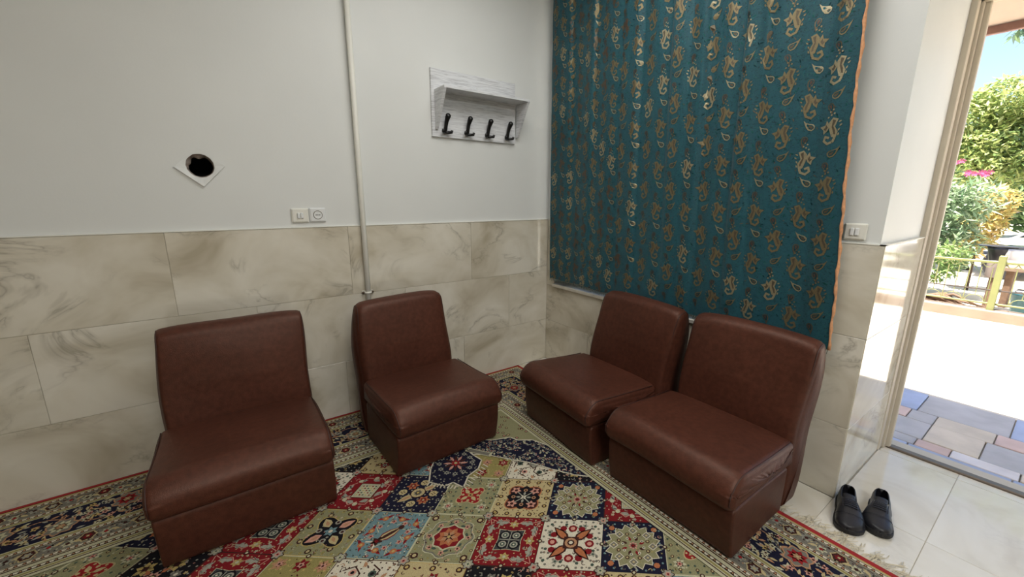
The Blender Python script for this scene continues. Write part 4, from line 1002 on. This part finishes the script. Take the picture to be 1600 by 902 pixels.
# trees and bushes
def mat_leaf(name, transl=.35):
    k = NT(name); a = k.new('ShaderNodeAttribute', attribute_name='Col'); k.link(a.outputs[0], k.b.inputs['Base Color']); k.b.inputs['Roughness'].default_value = .5
    t = k.new('ShaderNodeBsdfTranslucent'); k.link(a.outputs[0], t.inputs[0]); mx = k.new('ShaderNodeMixShader'); mx.inputs[0].default_value = transl
    k.link(k.b.outputs[0], mx.inputs[1]); k.link(t.outputs[0], mx.inputs[2]); k.link(mx.outputs[0], k.n['Material Output'].inputs[0]); return k.m
M['leaf'] = mat_leaf('leaf'); M['bark'] = mat('bark', (70, 56, 44), .9, var=.2, scale=12, bump=.6)
def leaves(blobs, size, aspect, cols, droop=0.0):
    vs = []; fs = []; cc = []
    for (c, r, n) in blobs:
        for _ in range(n):
            while True:
                d = Vector((R.uniform(-1, 1), R.uniform(-1, 1), R.uniform(-1, 1)))
                if .25 < d.length < 1: break
            d = d.normalized()*(d.length**.5)
            p = Vector(c)+Vector((d.x*r[0], d.y*r[1], d.z*r[2]))
            a = Vector((R.gauss(0, 1), R.gauss(0, 1), R.gauss(0, .7)-droop)).normalized(); b = a.cross(Vector((R.gauss(0, .5), R.gauss(0, .5), 1))).normalized()
            l_ = size*R.uniform(.7, 1.3); w_ = l_*aspect; k = len(vs)
            vs += [p, p+a*l_*.45+b*w_*.5, p+a*l_, p+a*l_*.45-b*w_*.5]; fs.append((k, k+1, k+2, k+3))
            c0 = cols[R.randrange(len(cols))]; f = .95*R.uniform(.75, 1.25); cc.append(tuple(min(1, x*f) for x in lin(c0)))
    return vs, fs, cc
def plant(name, base_, blobs, size, aspect, cols, label, cat, stems, group=None, droop=0.0):
    o = empty(name, base_, label=label, cat=cat, group=group)
    vs, fs, cc = leaves(blobs, size, aspect, cols, droop)
    l_ = mesh('foliage', vs, fs, M['leaf'], o); set_cols(l_, cc); l_['kind'] = 'stuff'
    for s_ in stems: MB().tube(s_[0], s_[1], 7).build(s_[2], M['bark'], o, True)
    return o
def B3(x, y, z, rx, ry, rz, n): return ((x, y, z), (rx, ry, rz), n)
G1 = [(170, 182, 112), (158, 174, 106), (186, 190, 126), (136, 160, 102)]
G2 = [(136, 160, 120), (152, 174, 138), (116, 142, 106), (170, 184, 156)]
G3 = [(104, 132, 90), (122, 148, 100), (92, 118, 82)]
G4 = [(192, 176, 110), (178, 172, 106), (204, 176, 116)]
plant('street_tree', (10.5, -1.2, -.06), [B3(0, .35, 3.0, .8, .55, .55, 2400), B3(0, -.15, 3.25, .8, .6, .5, 2600), B3(.2, -.7, 3.15, .9, .6, .6, 2600), B3(-.1, .05, 2.5, .8, .6, .45, 2600), B3(.3, -.6, 2.4, .9, .7, .5, 2600), B3(.2, -1.5, 3.2, .9, .8, .8, 1400), B3(.4, .9, 2.6, .5, .35, .35, 300), B3(.2, -1.3, 2.2, .8, .6, .6, 1500), B3(-.5, .1, 2.05, .5, .8, .4, 1600), B3(-.4, -.6, 1.95, .5, .7, .4, 1300)], .12, .38, G1,
      'tall yellow-green tree behind the railing, highest crown through the doorway', 'tree',
      [([(0, 0, 0), (.05, .02, 1.0), (0, 0, 2.0), (0, -.1, 3.0)], [.11, .10, .09, .05], 'trunk'), ([(0, 0, 1.7), (.1, .3, 2.4), (0, .5, 3.0)], [.06, .05, .02], 'branch'), ([(0, 0, 1.8), (.1, -.5, 2.5), (.1, -.9, 3.2)], [.06, .05, .02], 'branch')], droop=.25)
plant('street_tree', (9.0, -2.35, -.06), [B3(0, .55, 4.15, .5, .55, .16, 420), B3(0, .2, 4.0, .5, .5, .25, 350), B3(0, -.5, 4.0, .8, .8, .5, 700)], .17, .34, [(96, 128, 100), (84, 112, 96), (120, 146, 104)],
      'darker tree with loose branch reaching in at the upper right of the doorway', 'tree', [([(0, -.4, 0), (0, -.4, 2.0), (0, -.3, 3.6)], [.10, .09, .05], 'trunk'), ([(0, -.3, 3.5), (0, .2, 4.0), (0, .8, 4.15)], [.04, .025, .01], 'branch')], droop=.3)
plant('dense_tree', (14.0, -.6, -.06), [B3(0, .3, 1.6, 1.0, 1.1, .8, 2200), B3(0, -.9, 1.6, 1.0, 1.1, .9, 2200), B3(0, -2.2, 1.7, 1.2, 1.2, 1.0, 2200), B3(0, 1.4, 1.9, 1.0, .8, .7, 700)], .22, .5, G3,
      'dark green dense tree mass in the shade behind the other trees', 'tree', [([(0, 0, 0), (0, 0, 1.2)], [.12, .1], 'trunk')])
ole = plant('oleander_bush', (6.6, -1.12, -.06), [B3(0, .1, .75, .5, .42, .5, 1200), B3(0, -.18, 1.2, .4, .36, .42, 1100), B3(0, .15, 1.6, .4, .36, .35, 800), B3(0, -.32, .75, .4, .30, .4, 700), B3(.0, -.45, 1.45, .3, .25, .25, 350), B3(0, .7, 1.0, .5, .5, .8, 900)], .15, .2, G2,
      'grey-green oleander bush with pink blossoms behind the railing', 'bush', [([(.1*i-.1, .05*i-.05, 0), (.2*i-.2, .15*i-.15, 1.2)], [.018, .01], 'stem') for i in range(3)])
pm = mat('pink_petal', (176, 74, 116), .6, var=.15)
for (y_, z_, n_) in ((-.276, 1.935, 8), (-.425, 1.778, 8), (-.562, 1.772, 10)):
    pb = MB()
    for k in range(n_):
        c = Vector((-.55+R.uniform(-.03, .03), y_+R.uniform(-.05, .05), z_+R.uniform(-.022, .022)))
        for m_ in range(5):
            q = 2*PI*m_/5+k; a = Vector((-.3, math.cos(q), math.sin(q)))*.028; b = Vector((-.3, math.cos(q+.7), math.sin(q+.7)))*.028
            pb.add([c, c+a, c+(a+b)*.62, c+b], [(0, 1, 2, 3)])
    pb.build('blossom', pm, ole)
plant('dry_shrub', (7.6, -1.60, -.06), [B3(0, .0, 1.05, .3, .25, .35, 900), B3(0, -.1, 1.4, .25, .22, .25, 500), B3(0, .1, .75, .25, .22, .25, 400)], .11, .3, G4, 'yellow-brown upright shrub right of the oleander bush', 'bush', [([(0, 0, 0), (0, 0, .9)], [.025, .015], 'stem')])
plant('low_bush', (8.3, -2.38, -.06), [B3(0, .05, 1.0, .35, .28, .30, 700), B3(0, -.3, .9, .35, .4, .45, 900)], .11, .35, G2, 'green bush above the white car at the right of the doorway', 'bush', [([(0, -.2, 0), (0, -.1, .8)], [.03, .02], 'stem')])
plant('low_bush', (5.75, -1.28, -.06), [B3(0, -.12, .50, .28, .26, .18, 600), B3(0, .2, .45, .3, .3, .3, 500), B3(.05, -.25, .72, .25, .22, .14, 350)], .085, .32, [(120, 148, 84), (104, 130, 78), (146, 164, 100)], 'low leafy bush directly behind the railing beside the dry branches', 'bush', [([(0, -.05, 0), (0, -.1, .4)], [.02, .01], 'stem')])

# things beyond the railing
M['bag'] = mat('black_bin_bag', (26, 26, 34), .35, bump=.6, bscale=18); M['foil'] = mat('silver_wrap', (200, 200, 206), .3, .5, bump=.8, bscale=22); M['drum'] = mat('white_drum_plastic', (140, 128, 124), .5, var=.06); M['teal'] = mat('teal_plastic', (24, 78, 88), .45); M['carw'] = mat('white_car_paint', (236, 236, 238), .15); M['carg'] = mat('dark_car_glass', (44, 50, 62), .1); M['wood'] = mat('grey_brown_branch', (112, 88, 70), .9, var=.2, scale=20); M['green'] = mat('green_cloth', (96, 176, 132), .8)
o = empty('rubbish_bin', (6.0, -1.985, -.06), label='dark rubbish bin with silver wrap on a post behind the railing', cat='bin')
MB().lathe([(.085, .60), (.125, .80), (.135, .84), (.11, .845), (.09, .70)], n=18).build('bin_body', M['bag'], o, True)
MB().lathe([(.115, .66), (.14, .70), (.138, .80), (.145, .83)], (.02, -.10, 0), 16).build('silver_wrap', M['foil'], o, True)
MB().bbox(-.14, -.20, .845, .14, .20, .865, .006).build('lid', M['carg'], o); MB().tube([(0, 0, 0), (0, 0, .62)], .03, 10).build('stand', M['wood'], o)
o = empty('drum', (5.50, -1.985, -.06), label='small whitish drum hanging left of the railing post', cat='drum')
MB().lathe([(.045, .50), (.055, .52), (.058, .68), (.062, .70), (.045, .70)], n=16).build('drum_body', M['drum'], o, True); MB().tube([(0, 0, 0), (0, 0, .505)], .012, 8).build('stand', M['wood'], o)
o = empty('plastic_tub', (5.66, -2.30, -.06), label='teal plastic tub right of the railing post', cat='tub')
MB().lathe([(.10, 0.0), (.13, .30), (.145, .31), (.145, .325), (.12, .325), (.09, .06)], n=20).build('tub_body', M['teal'], o, True); MB().bbox(-.10, -.10, .326, .10, .10, .36, .01).build('tub_lid', M['bag'], o)
o = empty('bench', (6.5, -2.22, -.06), label='beige stone bench beyond the railing, right of the post', cat='bench')
MB().bbox(-.2, -.35, .50, .2, .25, .56, .01).build('seat', M['conc'], o)
for yy in (.14, -.26): MB().bbox(-.15, yy-.035, 0, .15, yy+.035, .50, .008).build('leg', M['wood'], o)
o = empty('branch_pile', (5.42, -1.62, -.06), label='pile of dry branches lying behind the railing', cat='branches')
for k in range(11):
    y0 = R.uniform(.1, .35); l_ = R.uniform(.3, .6)*.9; MB().tube([(R.uniform(-.1, .1), y0, .10+R.uniform(0, .1)), (R.uniform(-.1, .1), y0-l_*.5, .15+R.uniform(0, .10)), (R.uniform(-.1, .1), y0-l_, .08+R.uniform(0, .05))], [.02, .017, .012], 7).build('branch', M['wood'], o, True)
MB().bbox(-.2, -.29, 0, .2, .5, .085, .01).build('bed', M['conc'], o)
o = empty('car', (10.2, -2.35, -.06), 0, label='white car parked in the sun beyond the railing', cat='car')
prof = [(-.95, .2), (-.95, .62), (-.90, .70), (-.55, .76), (-.25, 1.02), (.9, 1.05), (1.3, .78), (1.9, .72), (1.95, .25)]
pp = round_poly([(-a, b) for a, b in prof], .06, 3); vs = [(x, p.x, p.y) for x in (-.75, .75) for p in pp]; n = len(pp)
auto_smooth(mesh('car_body', vs, [tuple(range(n)), tuple(range(2*n-1, n-1, -1))]+[(i, n+i, n+(i+1) % n, (i+1) % n) for i in range(n)], M['carw'], o))
gl = [(-a, b) for a, b in ((-.46, .78), (-.22, .98), (.3, 1.0), (.3, .78))]; vs = [(x, a, b) for x in (-.765, -.745) for a, b in gl]
mesh('side_window', vs, [(0, 1, 2, 3), (7, 6, 5, 4), (0, 4, 5, 1), (1, 5, 6, 2), (2, 6, 7, 3), (3, 7, 4, 0)], M['carg'], o)
MB().bbox(-.775, -1.2, .44, -.745, .95, .50, .004).build('trim_strip', M['carg'], o)
for yy in (.55, -1.3): MB().lathe([(.27, -.08), (.28, -.06), (.28, .06), (.27, .08)], (-.70, yy, .28), 20, 'x').build('wheel', M['bag'], o)
